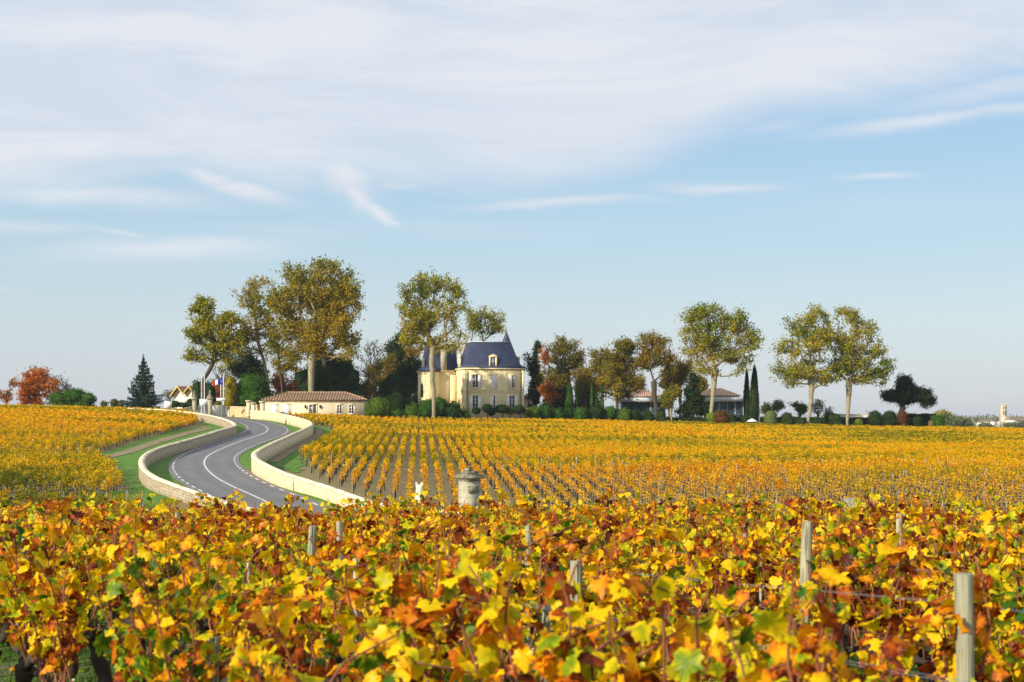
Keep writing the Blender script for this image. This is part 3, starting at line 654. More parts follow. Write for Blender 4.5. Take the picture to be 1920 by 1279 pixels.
# ---------------- long low gatehouse with a canal tile roof
def hiproof(m, x0, x1, y0, y1, z0, r0, r1, ry, z1, t=.12):
    v = [(x0, y0, z0), (x1, y0, z0), (x1, y1, z0), (x0, y1, z0), (r0, ry, z1), (r1, ry, z1)]
    m.add(v, [(0, 1, 5, 4), (2, 3, 4, 5)]).add(v, [(3, 0, 4), (1, 2, 5)])
    w = [(a, b, z0 - t) for a, b, _ in v[:4]]; m.add(v[:4] + w, [(0, 4, 5, 1), (1, 5, 6, 2), (2, 6, 7, 3), (3, 7, 4, 0), (7, 6, 5, 4)])
D = 256.; k = D / F; b = P(495, 780, D); b.z = P(0, 779, D).z
gh = thing('gatehouse', 'long single storey pale stone house with a brown tiled hip roof behind the wall', 'house', b, math.radians(2))
Wd = 188 * k; H = (779 - 754) * k
m = MB(); m.box(0, Wd, 0, 8, -2, H); m.build('wall', M['house_wall'], gh)
m = MB(); m.box(-.12, Wd + .12, -.12, 8.12, H + .003, H + .16); m.box(-.25, Wd + .25, -.25, 8.25, H + .16, H + .30); m.build('cornice', M['coping'], gh)
m = MB(); hiproof(m, -.5, Wd + .5, -.5, 8.5, H + .43, 3.6, Wd - 3.4, 4, H + 1.75); m.build('roof', M['tiles'], gh)
m = MB(); m.tube([(3.6, 4, H + 1.75), (Wd - 3.4, 4, H + 1.75)], .14, 6)
for a, c in (((-.5, -.5), (3.6, 4)), ((Wd + .5, -.5), (Wd - 3.4, 4))): m.tube([(a[0], a[1], H + .45), (c[0], c[1], H + 1.75)], .1, 6)
m.build('ridge_tiles', M['tiles_orange'], gh)
def gx(X): return (480 + X / 8.73 - 495) * k
for X0, X1 in ((252, 362), (442, 560)):
    m = MB(); m.box(gx(X0), gx(X1), -.03, .01, -1, H - .42); d = m.build('garage_door', M['white'], gh)
    m = MB(); m.box(gx(X0) - .12, gx(X1) + .12, -.06, .0, H - .42, H - .30); m.box(gx(X0) - .12, gx(X0), -.06, 0, -1, H - .42); m.box(gx(X1), gx(X1) + .12, -.06, 0, -1, H - .42); m.build('frame', M['coping'], d)
    m = MB()
    for q in np.arange(gx(X0) + .15, gx(X1), .3): m.box(q - .01, q + .01, -.036, -.03, -1, H - .45)
    m.build('plank_joint', M['grey_metal'], d)
window(gh, (gx(925)), 0, .25, H - .45, 1.25, None, 'french_window', 'coping', ph=4, sill=False)
for c in (1362, 1558): window(gh, gx(c), 0, .3, H - .45, .85, None, 'window', 'coping', ph=3)
for c in (805, 1048):
    m = MB(); m.box(gx(c) - .1, gx(c) + .1, -.32, -.12, H - 1.05, H - .6, ins=-.03); m.box(gx(c) - .16, gx(c) + .16, -.38, -.06, H - .6, H - .5, ins=.12); m.box(gx(c) - .02, gx(c) + .02, -.24, 0, H - .5, H - .46); m.build('lantern', M['dark'], gh)
def potcyp(c, label):
    w = Vector(b) + Matrix.Rotation(math.radians(2), 3, 'Z') @ Vector((gx(c), -.7, 0)); w.z = gz(w.x, w.y)
    r = thing('clipped_cypress', label, 'shrub', w); rg = np.random.default_rng(int(c)); h = b.z + H - .35 - w.z
    m = MB(); m.lathe([(.12, .1), (.22, h * .3), (.2, h * .8), (.05, h)], 10); u = rg.uniform(0, 1, 700); t = rg.uniform(0, 6.28, 700)
    rr = .22 * np.sin(np.clip(u * 1.05 + .12, 0, 1) ** .8 * math.pi) ** .5; cards(m, np.c_[rr * np.cos(t), rr * np.sin(t), .1 + u * h * .95], .09, rg); m.build('foliage', M['dark_green'], r)
    m = MB(); m.tube([(0, 0, -.2), (0, 0, .4)], .04, 5); m.build('trunk', M['dark_bark'], r)

# ---------------- pair of white gabled halls
D = 300.; k = D / F; b = P(348, 783, D); b.z = 0.6
wh = thing('gabled_hall', 'white twin gabled building with brown roofs and yellow timber eaves brackets', 'building', b, math.radians(-22))
zv = P(0, 739, D).z - .6; zp = P(0, 724.5, D).z - .6; zw = P(0, 746, D).z - .6; g2 = 2.15
for c in (-1.35, 1.35):
    x0, x1 = c - 1.35, c + 1.35
    m = MB(); v = [(x0, 0, -1.5), (x1, 0, -1.5), (x1, 0, zv), (c, 0, zp - .25), (x0, 0, zv)]; v += [(a, 9, z) for a, _, z in v]
    m.add(v, [(0, 1, 2, 3, 4), (9, 8, 7, 6, 5)]).add(v, [(0, 4, 9, 5), (1, 6, 7, 2)]); m.build('wall', M['cream'], wh)
    m = MB()
    for s in (-1, 1):
        e = c + s * 1.75 if (s * c > 0) else c + s * 1.35; ez = zp - (zp - zv) * abs(e - c) / 1.35
        p = [(c, -.95, zp), (e, -.95, ez), (e, 9.2, ez), (c, 9.2, zp)]; p += [(a, bb, z + .10) for a, bb, z in p]
        m.add(p, [(0, 1, 2, 3), (7, 6, 5, 4), (0, 4, 5, 1), (1, 5, 6, 2), (2, 6, 7, 3)])
    m.build('roof', M['tiles'], wh)
    m = MB()
    for s in (-1, 1):
        e = c + s * 1.8 if (s * c > 0) else c + s * 1.33; ez = zp - (zp - zv) * abs(e - c) / 1.35
        p = [(c, -1.02, zp - .2), (e, -1.02, ez - .2), (e, -1.02, ez + .12), (c, -1.02, zp + .12)]; p += [(a, -.94, z) for a, _, z in p]
        m.add(p, [(0, 1, 2, 3), (7, 6, 5, 4), (0, 4, 5, 1), (3, 2, 6, 7)])
        for u in (.25, .55, .85):
            q = c + (e - c) * u; qz = zp + (ez - zp) * u; m.tube([(q, -.9, qz - .05), (q - s * .12, .02, qz - .85)], .06, 4); m.tube([(q, -.95, qz - .1), (q, 0, qz - .12)], .05, 4)
    m.build('eaves_timber', M['yellow_wood'], wh)
m = MB(); m.box(-.09, .09, -.02, .01, zv - 1.9, zv - .7); m.build('slit_window', M['grey_metal'], wh)

# ---------------- modern glass winery on the right
def winery(x0p, x1p, D, label, ztop, zc, zc2, ridge, rx0, rx1, setb=8):
    k = D / F; b = P(x0p, 0, D); b.z = min(gz(b.x, D), gz(b.x + (x1p - x0p) * k, D)) - .1
    r = thing('glass_pavilion', label, 'building', b); w = (x1p - x0p) * k; f = lambda y: P(0, y, D).z - b.z
    m = MB(); m.box(.1, w - .1, .1, setb, -.5, f(ztop)); m.build('glazing', M['blue_glass'], r)
    m = MB(); n = max(3, int(w / 1.5))
    for i in range(n + 1): q = .05 + (w - .1) * i / n; e = .12 if i % 4 == 0 else .045; m.box(q - e, q + e, .0, .098, -.5, f(ztop))
    m.box(0, w, .02, .09, f(ztop) * .5, f(ztop) * .5 + .08); m.build('mullion', M['canopy'], r)
    m = MB(); m.box(-.5, w + .5, -1.6, setb + .5, f(ztop) + .003, f(zc)); m.build('canopy', M['canopy'], r)
    m = MB(); a0 = (rx0 - x0p) * k; a1 = (rx1 - x0p) * k
    m.box(a0 + .3, a1 - .3, 1.2, setb, f(zc) + .003, f(zc2) - .004); m.build('clerestory', M['grey_metal'], r)
    m = MB(); hiproof(m, a0, a1, .7, setb + 4, f(zc2), a0 + (a1 - a0) * .3, a1 - (a1 - a0) * .42, 5, f(ridge)); m.build('roof', M['tiles_orange'], r)
    m = MB(); m.box(-1, w + 1, -.9, -.6, -1, .55); m.build('plinth', M['old_stone'], r)
    return r
winery(1318, 1394, 300, 'glass fronted winery pavilion with salmon tile roof beside the cypress pair', 753, 745, 741, 727, 1316, 1391)
winery(1164, 1248, 304, 'long glass fronted winery wing behind the brown trees', 754, 746, 742, 730, 1180, 1240)
b = P(1034, 0, 312); b.z = .0; r = thing('pavilion', 'low pale building with tan tiled roof glimpsed behind the cypresses', 'building', b); k = 312 / F; f = lambda y: P(0, y, 312).z
m = MB(); m.box(0, 26 * k, 0, 6, -1, f(751)); m.build('wall', M['render'], r)
m = MB(); hiproof(m, -.6, 26 * k + .6, -.8, 7, f(749), 2, 1.9, 3, f(739)); m.build('roof', M['tiles_orange'], r)
b = P(982, 0, 312); b.z = .0; r = thing('outbuilding', 'small outbuilding with dark brown roof just right of the chateau', 'building', b)
m = MB(); m.box(0, 26 * k, 0, 6, -1, f(744)); m.build('wall', M['old_stone'], r)
m = MB(); hiproof(m, -.5, 26 * k + .5, -.5, 6.5, f(743), 2, .9 + 1.2, 3, f(732)); m.build('roof', M['tiles'], r)
m = MB(); m.box(.8, 2.3, -.05, 0.0, 0, f(757)); m.build('door', M['dark'], r)

# ---------------- far church on the skyline
D = 1500.; k = D / F; b = P(1878, 0, D); b.z = -6.
M['far_stone'] = plain('far beige stone', (.50, .42, .30), .9, .15, .3)
chu = thing('church', 'distant pale stone church with a tall belfry tower on the skyline', 'church', b, math.radians(6)); f = lambda y: P(0, y, D).z + 6
m = MB(); m.box(1 * k, 10.5 * k, 0, 6, 0, f(759)); m.box(0, 14 * k, -1.5, 7, 0, f(781), ins=.6); m.build('tower', M['far_stone'], chu)
m = MB()
for q in (3.2, 7.2):
    m.box(q * k, (q + 1.5) * k, -.12, 0, f(778), f(770)); m.box(q * k, (q + 1.5) * k, -.12, 0, f(767.5), f(762))
m.build('belfry_opening', M['dark'], chu)
m = MB(); 
for a, c in ((1, 2.4), (4.6, 6), (9, 10.5)): m.box(a * k, c * k, 0, 6, f(759), f(756.5), ins=.1)
m.build('parapet', M['far_stone'], chu)
m = MB(); m.box(14 * k, 60 * k, 1, 13, 0, f(789)); m.box(-6 * k, 0, 1, 8, 0, f(790)); m.build('nave', M['far_stone'], chu)
m = MB(); hiproof(m, 14 * k + .1, 62 * k, -.5, 14.5, f(788.5), 15 * k, 60 * k, 7, f(781)); m.build('roof', M['tiles'], chu)
rg = np.random.default_rng(8)
hproto = None
for (px, y0, w, d) in ((1852, 797, 10, 1420), (1838, 798, 8, 1380), (1866, 796, 9, 1440), (1822, 798, 9, 1350), (1900, 796, 12, 1400), (1812, 797, 7, 1450)):
    b = P(px, 0, d); b.z = gz(b.x, d)
    if hproto is None:
        hproto = r = thing('village_house', 'tiny hazy pale house of the far village below the church', 'house', b, .2, 'far village houses')
        m = MB(); m.box(-3, 3, 0, 6, -1, 5.6); m.build('wall', M['cream'], r)
        m = MB(); hiproof(m, -3.4, 3.4, -.4, 6.4, 5.7, -1.5, 1.5, 3, 7.6); m.build('roof', M['tiles'], r)
        
        for q in (-1.6, .7): m = MB(); m.box(q, q + .9, -.05, 0, 2.5, 4); m.build('window', M['dark'], r)
    else:
        c = copy_tree(hproto, b, rg.uniform(-.5, .5)); c.scale = (w / 9,) * 3

# ---------------- entrance: pillars, gate, walls, signs, flags
def gatepier(px, D, ytop, yb, w, label, urn=True, lit='old_stone'):
    k = D / F; b = P(px, 0, D); b.z = P(0, yb, D).z; r = thing('gate_pier', label, 'gate pier', b, math.radians(20)); h = (yb - ytop) * k; w = w * k / 2
    m = MB(); m.box(-w, w, -w, w, -1, h); m.box(-w * 1.12, w * 1.12, -w * 1.12, w * 1.12, 0, .35, ins=.03); m.build('shaft', M[lit], r)
    m = MB(); m.box(-w * 1.25, w * 1.25, -w * 1.25, w * 1.25, h, h + .12); m.box(-w * 1.5, w * 1.5, -w * 1.5, w * 1.5, h + .12, h + .3); cap = m.build('capital', M[lit], r)
    if urn:
        m = MB(); m.lathe([(w * 1.25, h + .3), (w * 1.3, h + .45), (w * .9, h + .75), (w * .45, h + .95), (w * .35, h + 1.05), (w * .55, h + 1.2), (w * .5, h + 1.35), (w * .18, h + 1.55), (w * .12, h + 1.75), (0, h + 1.8)], 14)
        m.build('urn_finial', M['lichen_stone'], r, smooth=True)
    return r
gatepier(364.5, 262, 750, 782, 7.5, 'stone gate pier with carved urn, left of the white board')
gatepier(393.5, 259, 749, 784, 8, 'stone gate pier with carved urn, right of the white board')
gatepier(466, 252, 754, 781, 7, 'plain capped stone pier where the right wall of the road begins', False, 'house_wall')
gatepier(475, 256, 758, 781, 7, 'short capped stone pier between the road wall and the gatehouse', False, 'house_wall')
gatepier(492, 253, 755.5, 781, 8, 'stone corner pier against the left end of the gatehouse', False, 'house_wall')
def screen(name, label, x0, x1, y0a, y0b, D0, D1, yb, mat, th=.3, cat='wall', cop=True):
    a = P(x0, y0a, D0); c = P(x1, y0b, D1); zb = min(P(0, yb, D0).z, P(0, yb, D1).z)
    L = math.hypot(c.x - a.x, c.y - a.y); r = thing(name, label, cat, (a.x, a.y, zb), math.atan2(c.y - a.y, c.x - a.x))
    m = MB(); v = [(0, 0, -1), (L, 0, -1), (L, 0, c.z - zb), (0, 0, a.z - zb)]; v += [(p, th, q) for p, _, q in v]
    m.add(v, [(0, 1, 2, 3), (7, 6, 5, 4), (0, 3, 7, 4), (1, 5, 6, 2), (3, 2, 6, 7)]); m.build('masonry', M[mat], r)
    if cop:
        m = MB(); v = [(0, -.06, a.z - zb + .003), (L, -.06, c.z - zb + .003), (L, -.06, c.z - zb + .1), (0, -.06, a.z - zb + .1)]; v += [(p, th + .06, q) for p, _, q in v]
        m.add(v, [(0, 1, 2, 3), (7, 6, 5, 4), (0, 3, 7, 4), (1, 5, 6, 2), (3, 2, 6, 7), (0, 4, 5, 1)]); m.build('coping', M['coping'], r)
    return r
screen('rendered_wall', 'pale rendered sloping wall left of the entrance gate', 326, 361, 771, 763, 258, 262, 785, 'render')
screen('rendered_wall', 'pale grey rendered wall between the gate and the street name sign', 398, 423.5, 760.5, 760.5, 262, 264, 775, 'render')
screen('garden_wall', 'warm ochre rubble wall beside the entrance road', 424.5, 461.5, 763, 763.5, 262, 256, 782, 'warm_rubble')
screen('garden_wall', 'shaded stone wall joining the piers to the gatehouse', 477, 490, 760, 760, 258, 256, 782, 'warm_rubble')
a = P(370, 0, 262); r = thing('entrance_gate', 'grey barred metal gate between the two urn topped piers', 'gate', (a.x, 262, P(0, 786, 262).z)); k = 262 / F; h = (786 - 761) * k; w = 20 * k
m = MB()
for q in np.linspace(.05, w - .05, 13): m.tube([(q, 0, 0), (q, 0, h)], .03, 5)
m.build('bars', M['grey_metal'], r)
m = MB(); 
for z in (.1, h * .5, h - .05): m.box(0, w, -.04, .04, z - .04, z + .04)
m.build('rail', M['grey_metal'], r)
def board(name, label, x0, x1, y0, y1, D, ybase, mat, posts=(.5,), frame=None):
    k = D / F; a = P(x0, 0, D); b = gz(a.x, D); b = P(0, ybase, D).z
    r = thing(name, label, 'sign', (a.x, D, b)); w = (x1 - x0) * k
    m = MB(); m.box(0, w, -.03, .03, P(0, y1, D).z - b, P(0, y0, D).z - b); m.build('board', M[mat], r)
    for q in posts: m = MB(); m.tube([(w * q, .07, -.5), (w * q, .07, P(0, y0, D).z - b - .05)], .05, 6); m.build('post', M['grey_metal'], r)
    return r
board('information_board', 'blank white board on a pole in front of the entrance gate', 374.2, 389.2, 748.5, 760, 256, 785, 'white', (.5,))
r = board('street_name_sign', 'long narrow white street name sign on a thin pole', 406, 423.5, 746.5, 751.5, 254, 779, 'white', (.55,))
board('roadside_board', 'white board on a post at the left end of the road wall', 308, 322, 753, 765, 262, 770, 'white', (.96,))
D = 254.; b = P(428.5, 0, D); b.z = P(0, 779, D).z; r = thing('bollard', 'small white bollard at the foot of the ochre wall', 'bollard', b)
m = MB(); m.lathe([(.14, -.2), (.14, .75), (.11, .84), (0, .86)], 10); m.build('post', M['cream'], r); m = MB(); m.lathe([(.145, .55), (.145, .68)], 10); m.build('band', M['grey_metal'], r)
def pole(px, ytop, D, label, flag=None):
    b = P(px, 0, D); b.z = gz(b.x, D); h = P(0, ytop, D).z - b.z; k = D / F
    r = thing('flagpole', label, 'flagpole', b, 0, 'white flagpoles by the entrance')
    m = MB(); m.tube([(0, 0, -.3), (0, 0, h)], [.09, .065], 8); m.build('pole', M['white'], r)
    m = MB(); m.lathe([(0, h + .16), (.08, h + .1), (.08, h + .04), (0, h)], 8); m.build('finial', M['canopy'], r)
    return r, h, k
pole(377.8, 702, 268, 'white flagpole without a flag, left one of the pair above the white board'); pole(383.3, 701, 266, 'white flagpole without a flag, right one of the pair above the white board')
def cloth(name, label, px, D, ztop, W_, H_, cols, drop):
    r0 = P(px, 0, D); r = thing(name, label, 'flag', (r0.x, D, ztop))
    nu, nv = 18, 10; m3 = {}
    def pos(u, v): # hangs limp and slants away from the pole
        x = -.07 - W_ * u * .80; z = -H_ * v * (1 - .15 * u) - drop * u ** 1.2; y = .14 * math.sin(u * 9 + v * 2) * u ** .5; return (x, y, z)
    nb = len(cols)
    for i, c in enumerate(cols):
        m = MB(); us = np.linspace(i / nb, (i + 1) / nb, nu // nb + 1); vs = np.linspace(0, 1, nv + 1)
        v = [pos(u, w) for u in us for w in vs]; n = nv + 1
        m.add(v, [(a * n + q, a * n + q + 1, (a + 1) * n + q + 1, (a + 1) * n + q) for a in range(len(us) - 1) for q in range(nv)]); m.build('band' if nb > 1 else 'field', M[c], r, smooth=True)
    return r, pos
M['flag_blue'] = plain('flag blue', (.012, .028, .33), .7, .05); M['flag_white'] = plain('flag white', (.8, .8, .8), .7, .03); M['flag_red'] = plain('flag red', (.62, .02, .03), .7, .05); M['flag_yellow'] = plain('flag yellow', (.85, .65, .02), .7, .03)
_, h1, _ = pole(414, 704, 266, 'white flagpole carrying the French flag above the street name sign'); p2, h2, _ = pole(419, 702, 264, 'white flagpole carrying the blue flag with yellow stars above the street name sign')
cloth('french_flag', 'blue white and red French flag hanging slanted from its pole', 414, 266, P(0, 708.5, 266).z, 1.7, .95, ['flag_blue', 'flag_white', 'flag_red'], .75)
r, pos = cloth('star_flag', 'blue flag with a ring of yellow stars hanging from the right pole', 419, 264, P(0, 708, 264).z, .85, 1.3, ['flag_blue'], .1)
m = MB()
for i in range(12):
    t = i * math.pi / 6; u, v = .5 + .28 * math.cos(t), .45 + .2 * math.sin(t); c = Vector(pos(u, v)) + Vector((0, -.02, 0)); s = .05
    q = [tuple(c + Vector((s * (1 if j % 2 == 0 else .42) * math.sin(j * math.pi / 5), 0, s * (1 if j % 2 == 0 else .42) * math.cos(j * math.pi / 5)))) for j in range(10)] + [tuple(c)]
    m.add(q, [(10, (j + 1) % 10, j) for j in range(10)])
m.build('stars', M['flag_yellow'], r)

# ---------------- monument pillar, statue and blocks in the vines below the road
def col(px, D): x = (px - CX) / F * D; return x, gz(x, D)
D = 86.; k = D / F; x, z = col(880, D); r = thing('stone_monument', 'weathered square stone pillar with stepped mossy cap and a plaque', 'monument', (x, D, z), math.radians(33))
zt = P(0, 897, D).z - z; h = .47
m = MB(); m.box(-h, h, -h, h, -.3, zt); m.build('shaft', M['old_stone'], r)
m = MB(); m.box(-h - .02, h + .02, -h - .02, h + .02, zt - .16, zt - .08)
m.box(-.62, .62, -.62, .62, zt + .003, zt + .16); m.box(-.52, .52, -.52, .52, zt + .16, zt + .24); m.box(-.40, .40, -.40, .40, zt + .24, zt + .42); m.box(-.36, -.02, -.3, .05, zt + .42, zt + .58); m.build('stepped_cap', M['lichen_stone'], r)
m = MB(); m.box(-.36, .36, -h - .035, -h, zt - .82, zt - .42); p = m.build('plaque', M['lichen_stone'], r)
D = 88.; x, z = col(786, D); zt = P(0, 906, D).z - z; r = thing('stone_statue', 'bright cream broken stone stele with two horn like points on top', 'statue', (x, D, z), math.radians(8))
import bmesh
bm = bmesh.new()
rows = [(-.3, .36, .24), (0.0, .34, .22), (.35, .30, .20), (zt * .55, .26, .18), (zt * .72, .235, .17), (zt * .86, .20, .15), (zt * .93, .21, .15)]
rg = np.random.default_rng(12); rings = []
for zz, a, c in rows:
    ring = []
    for j in range(16):
        t = j * math.pi / 8; q = 1 + .09 * math.sin(3 * t + zz * 4) + rg.uniform(-.03, .03)
        ring.append(bm.verts.new((a * math.cos(t) * q, c * math.sin(t) * q, zz + rg.uniform(-.02, .02))))
    rings.append(ring)
for a, c in zip(rings[:-1], rings[1:]):
    for j in range(16): bm.faces.new((a[j], a[(j + 1) % 16], c[(j + 1) % 16], c[j]))
cap = []
for j in range(16):
    t = j * math.pi / 8; hx = math.cos(t); top = zt * (.95 + .09 * max(0, abs(hx) - .72) / .28 * 1.6); cap.append(bm.verts.new((.215 * hx * (1 + .1 * (abs(hx) > .8)), .1 * math.sin(t), top)))
for j in range(16): bm.faces.new((rings[-1][j], rings[-1][(j + 1) % 16], cap[(j + 1) % 16], cap[j]))
cc = bm.verts.new((0, 0, zt * .93))
for j in range(16): bm.faces.new((cap[j], cap[(j + 1) % 16], cc))
me = bpy.data.meshes.new('figure'); bm.to_mesh(me); bm.free(); me.materials.append(M['bright_stone']); o = bpy.data.objects.new('figure', me); S.collection.objects.link(o); o.parent = r
mo = o.modifiers.new('s', 'SUBSURF'); mo.levels = mo.render_levels = 1
m = MB(); m.box(-.45, .45, -.32, .32, -.3, .12, ins=.03); m.build('pedestal', M['old_stone'], r)
D = 70.
for px, w, yt, lab in ((1601, 1.1, 934, 'low grey weathered stone block in the vines at right, wider one'), (1648, .6, 932, 'low grey weathered stone block in the vines at right, narrower one')):
    x, z = col(px, D); zt = P(0, yt, D).z - z; r = thing('stone_block', lab, 'stone block', (x, D, z), .2)
    m = MB(); m.box(-w / 2, w / 2, -.3, .3, -.3, zt, ins=.04); m.build('block', M['lichen_stone'], r)
# ================================================================ trees and shrubs
def tree(name, label, D, trunk, r0, blobs, leaf, bark='plane_bark', tips=170, per=45, size=.34, cr=.95, seed=1, group=None, attach=.55, up=.0, cat='tree', sink=.4, tr=.05, dd=1.0):
    rg = np.random.default_rng(seed); k = D / F; r0 *= .64; tips = int(tips * 1.45); per = per * .52; cr *= .82; blobs = [(b_[0], b_[1], b_[2] * 1.06, b_[3] * 1.05) + tuple(b_[4:]) for b_ in blobs]
    bx, by = trunk[0]; base = np.array([(bx - CX) * k, D, 0]); base[2] = gz(base[0], D)
    def W3(px, py, dy=0.0): return np.array([(px - CX) * k, D + dy, (HY - py) * k])
    tp = [W3(*p) for p in trunk]
    if tp[0][2] > base[2]: tp = [np.array([tp[0][0], D, base[2] - sink])] + tp
    else: tp[0][2] = base[2] - sink
    # trunk as an even chain
    tp = np.array(tp); L = np.r_[0, np.cumsum(np.linalg.norm(np.diff(tp, axis=0), axis=1))]; n = max(4, int(L[-1] / .9))
    s = np.linspace(0, L[-1], n); tc_ = np.stack([np.interp(s, L, tp[:, i]) for i in range(3)], 1)
    tc_[1:-1] += rg.normal(0, .05, (n - 2, 3)); 
    nodes = [tuple(p) for p in tc_]; par = [-1] + list(range(n - 1)); pl = list(s * .35)
    ok = [i >= int(n * attach) for i in range(n)]
    vol = np.array([(b[4] if len(b) > 4 else 1) * b[2] * b[3] * b[2] ** .5 for b in blobs]); vol = vol / vol.sum()
    T = []; sub = []
    for cx, cy, rx, ry in (b_[:4] for b_ in blobs):      # every mass of the crown is itself a set of clumps
        q = []
        for _ in range(14):
            d = rg.normal(size=3); d /= np.linalg.norm(d); q.append((W3(cx, cy) + d * rg.uniform(.35, .78) * np.array([rx * k, rx * k * .85 * dd, ry * k]), rg.uniform(.32, .56)))
        sub.append(q)
    for bi in rg.choice(len(blobs), tips, p=vol):
        rx, ry = blobs[bi][2:4]; c_, f_ = sub[bi][rg.integers(0, 14)]; d = rg.normal(size=3); d /= np.linalg.norm(d)
        T.append(c_ + d * rg.uniform(.1, 1) ** .5 * f_ * np.array([rx * k, rx * k * .85 * dd, ry * k]))
    T = np.array(T); top = tc_[-1]; order = np.argsort(np.linalg.norm(T - top, axis=1)); T = T[order]
    ends = []; chains = []
    for t in T:
        P_ = np.array(nodes); d = np.linalg.norm(P_ - t, axis=1) + .42 * np.array(pl) + np.maximum(0, P_[:, 2] - t[2] + .3) * .6
        d[~np.array(ok)] = 1e9; j = int(np.argmin(d)); a = P_[j]; dist = np.linalg.norm(t - a)
        if dist < .3: ends.append(j); continue
        m_ = max(1, int(dist / 1.4)); ch = [j]
        perp = np.cross(t - a, rg.normal(size=3)); perp /= np.linalg.norm(perp) + 1e-9
        bow = rg.uniform(.03, .12) * dist
        for q in range(1, m_ + 1):
            u = q / m_; p = a + (t - a) * u + perp * bow * math.sin(u * math.pi) + np.array([0, 0, -.07 * dist * math.sin(u * math.pi)])
            if q < m_: p = p + rg.normal(0, .10, 3)
            nodes.append(tuple(p)); par.append(ch[-1]); pl.append(pl[ch[-1]] + dist / m_); ok.append(True); ch.append(len(nodes) - 1)
        chains.append(ch); ends.append(ch[-1])
    cnt = np.zeros(len(nodes))
    for e in ends:
        while e >= 0: cnt[e] += 1; e = par[e]
    rad = .028 * np.maximum(cnt, 1) ** .5; rt = rad[n - 1] if n else .1
    rr = np.interp(np.arange(n), [0, 1, n - 1], [r0 * 1.25, r0, max(rt * .9, r0 * .6)]); rad = np.minimum(rad, r0 * .62); rad[:n] = rr
    V = np.array(nodes) - base
    root = thing(name, label, cat, tuple(base), 0, group)
    m = MB(); m.tube(V[:n], rad[:n], 9)
    for ch in chains:
        p = V[ch]; r = rad[ch].copy(); r[0] = min(r[0], r[1] * 1.3); m.tube(p, r, 4 if r[1] < .09 else 6, cap=False)
    m.build('trunk', M[bark], root, smooth=True)
    if per:
        C_ = []
        for e in ends:
            q = V[e]; pq = V[par[e]] if par[e] >= 0 else q; kk = int(per * rg.uniform(.45, 1.6))
            u = rg.uniform(-.1, 1.1, (kk, 1)); C_.append(q * u + pq * (1 - u) + rg.normal(0, cr * .5, (kk, 3)) * np.array([1, 1, .75]))
        C_ = np.concatenate(C_); m = MB(); cards(m, C_, size, rg); m.build('crown', M[leaf], root)
    return root
def bush(name, label, D, blobs, leaf, size=.22, dens=1.0, seed=1, cat='shrub', group=None, core=.82, trunk=None, rough=.16, ground_to=True, parts='foliage', box=None, up=False):
    """clipped or free shrub: leaf faces through the outer layer of each blob over a core of the same leaves"""
    rg = np.random.default_rng(seed); k = D / F; cx = np.mean([b[0] for b in blobs]); base = np.array([(cx - CX) * k, D, 0]); base[2] = gz(base[0], D)
    root = thing(name, label, cat, tuple(base), 0, group); m = MB()
    for b in blobs:
        cx, cy, rx, ry = b[:4]; c = np.array([(cx - CX) * k, D, (HY - cy) * k]) - base; R = np.array([rx, rx * .9, ry]) * k
        n = int(dens * 9 * (R[0] * R[1] + R[0] * R[2] * 2) / size ** 2 * .6) + 60
        d = rg.normal(size=(n, 3)); d /= np.linalg.norm(d, axis=1)[:, None]
        f = 1 + rough * (np.sin(d[:, 0] * 5 + cx) * np.sin(d[:, 2] * 6 + cy) + np.sin(d[:, 1] * 7 + d[:, 0] * 3)) * .6 + rg.normal(0, rough * .25, n)
        p = c + d * R * f[:, None] * rg.uniform(.78, 1.03, (n, 1)); cards(m, p, size, rg)
        if core:
            th, ph = np.meshgrid(np.linspace(0, 2 * math.pi, 15)[:-1], np.linspace(.05, math.pi - .05, 9))
            q = np.stack([np.cos(th) * np.sin(ph), np.sin(th) * np.sin(ph), np.cos(ph)], -1).reshape(-1, 3)
            ff = core * (1 + rough * (np.sin(q[:, 0] * 5 + cx) * np.sin(q[:, 2] * 6 + cy) + np.sin(q[:, 1] * 7 + q[:, 0] * 3)) * .6)
            i = np.arange(8)[:, None] * 14 + np.arange(14)[None]; i2 = np.arange(8)[:, None] * 14 + (np.arange(14)[None] + 1) % 14
            m.add(c + q * R * ff[:, None], np.stack([i, i + 14, i2 + 14, i2], -1).reshape(-1, 4), rg.uniform(.3, .6, len(q)))
    m.build(parts, M[leaf], root)
    m = MB(); lo = min(blobs, key=lambda b: -b[1]); c = np.array([(blobs[0][0] - CX) * k, D, (HY - blobs[0][1]) * k]) - base
    m.tube([(c[0], 0, -.3), (c[0] * .95 + .02, 0, max(.2, c[2] * .5)), (c[0], 0, max(.3, c[2]))], [max(.06, R[0] * .09)] * 2 + [.04], 6); m.build('trunk', M['dark_bark'], root)
    return root
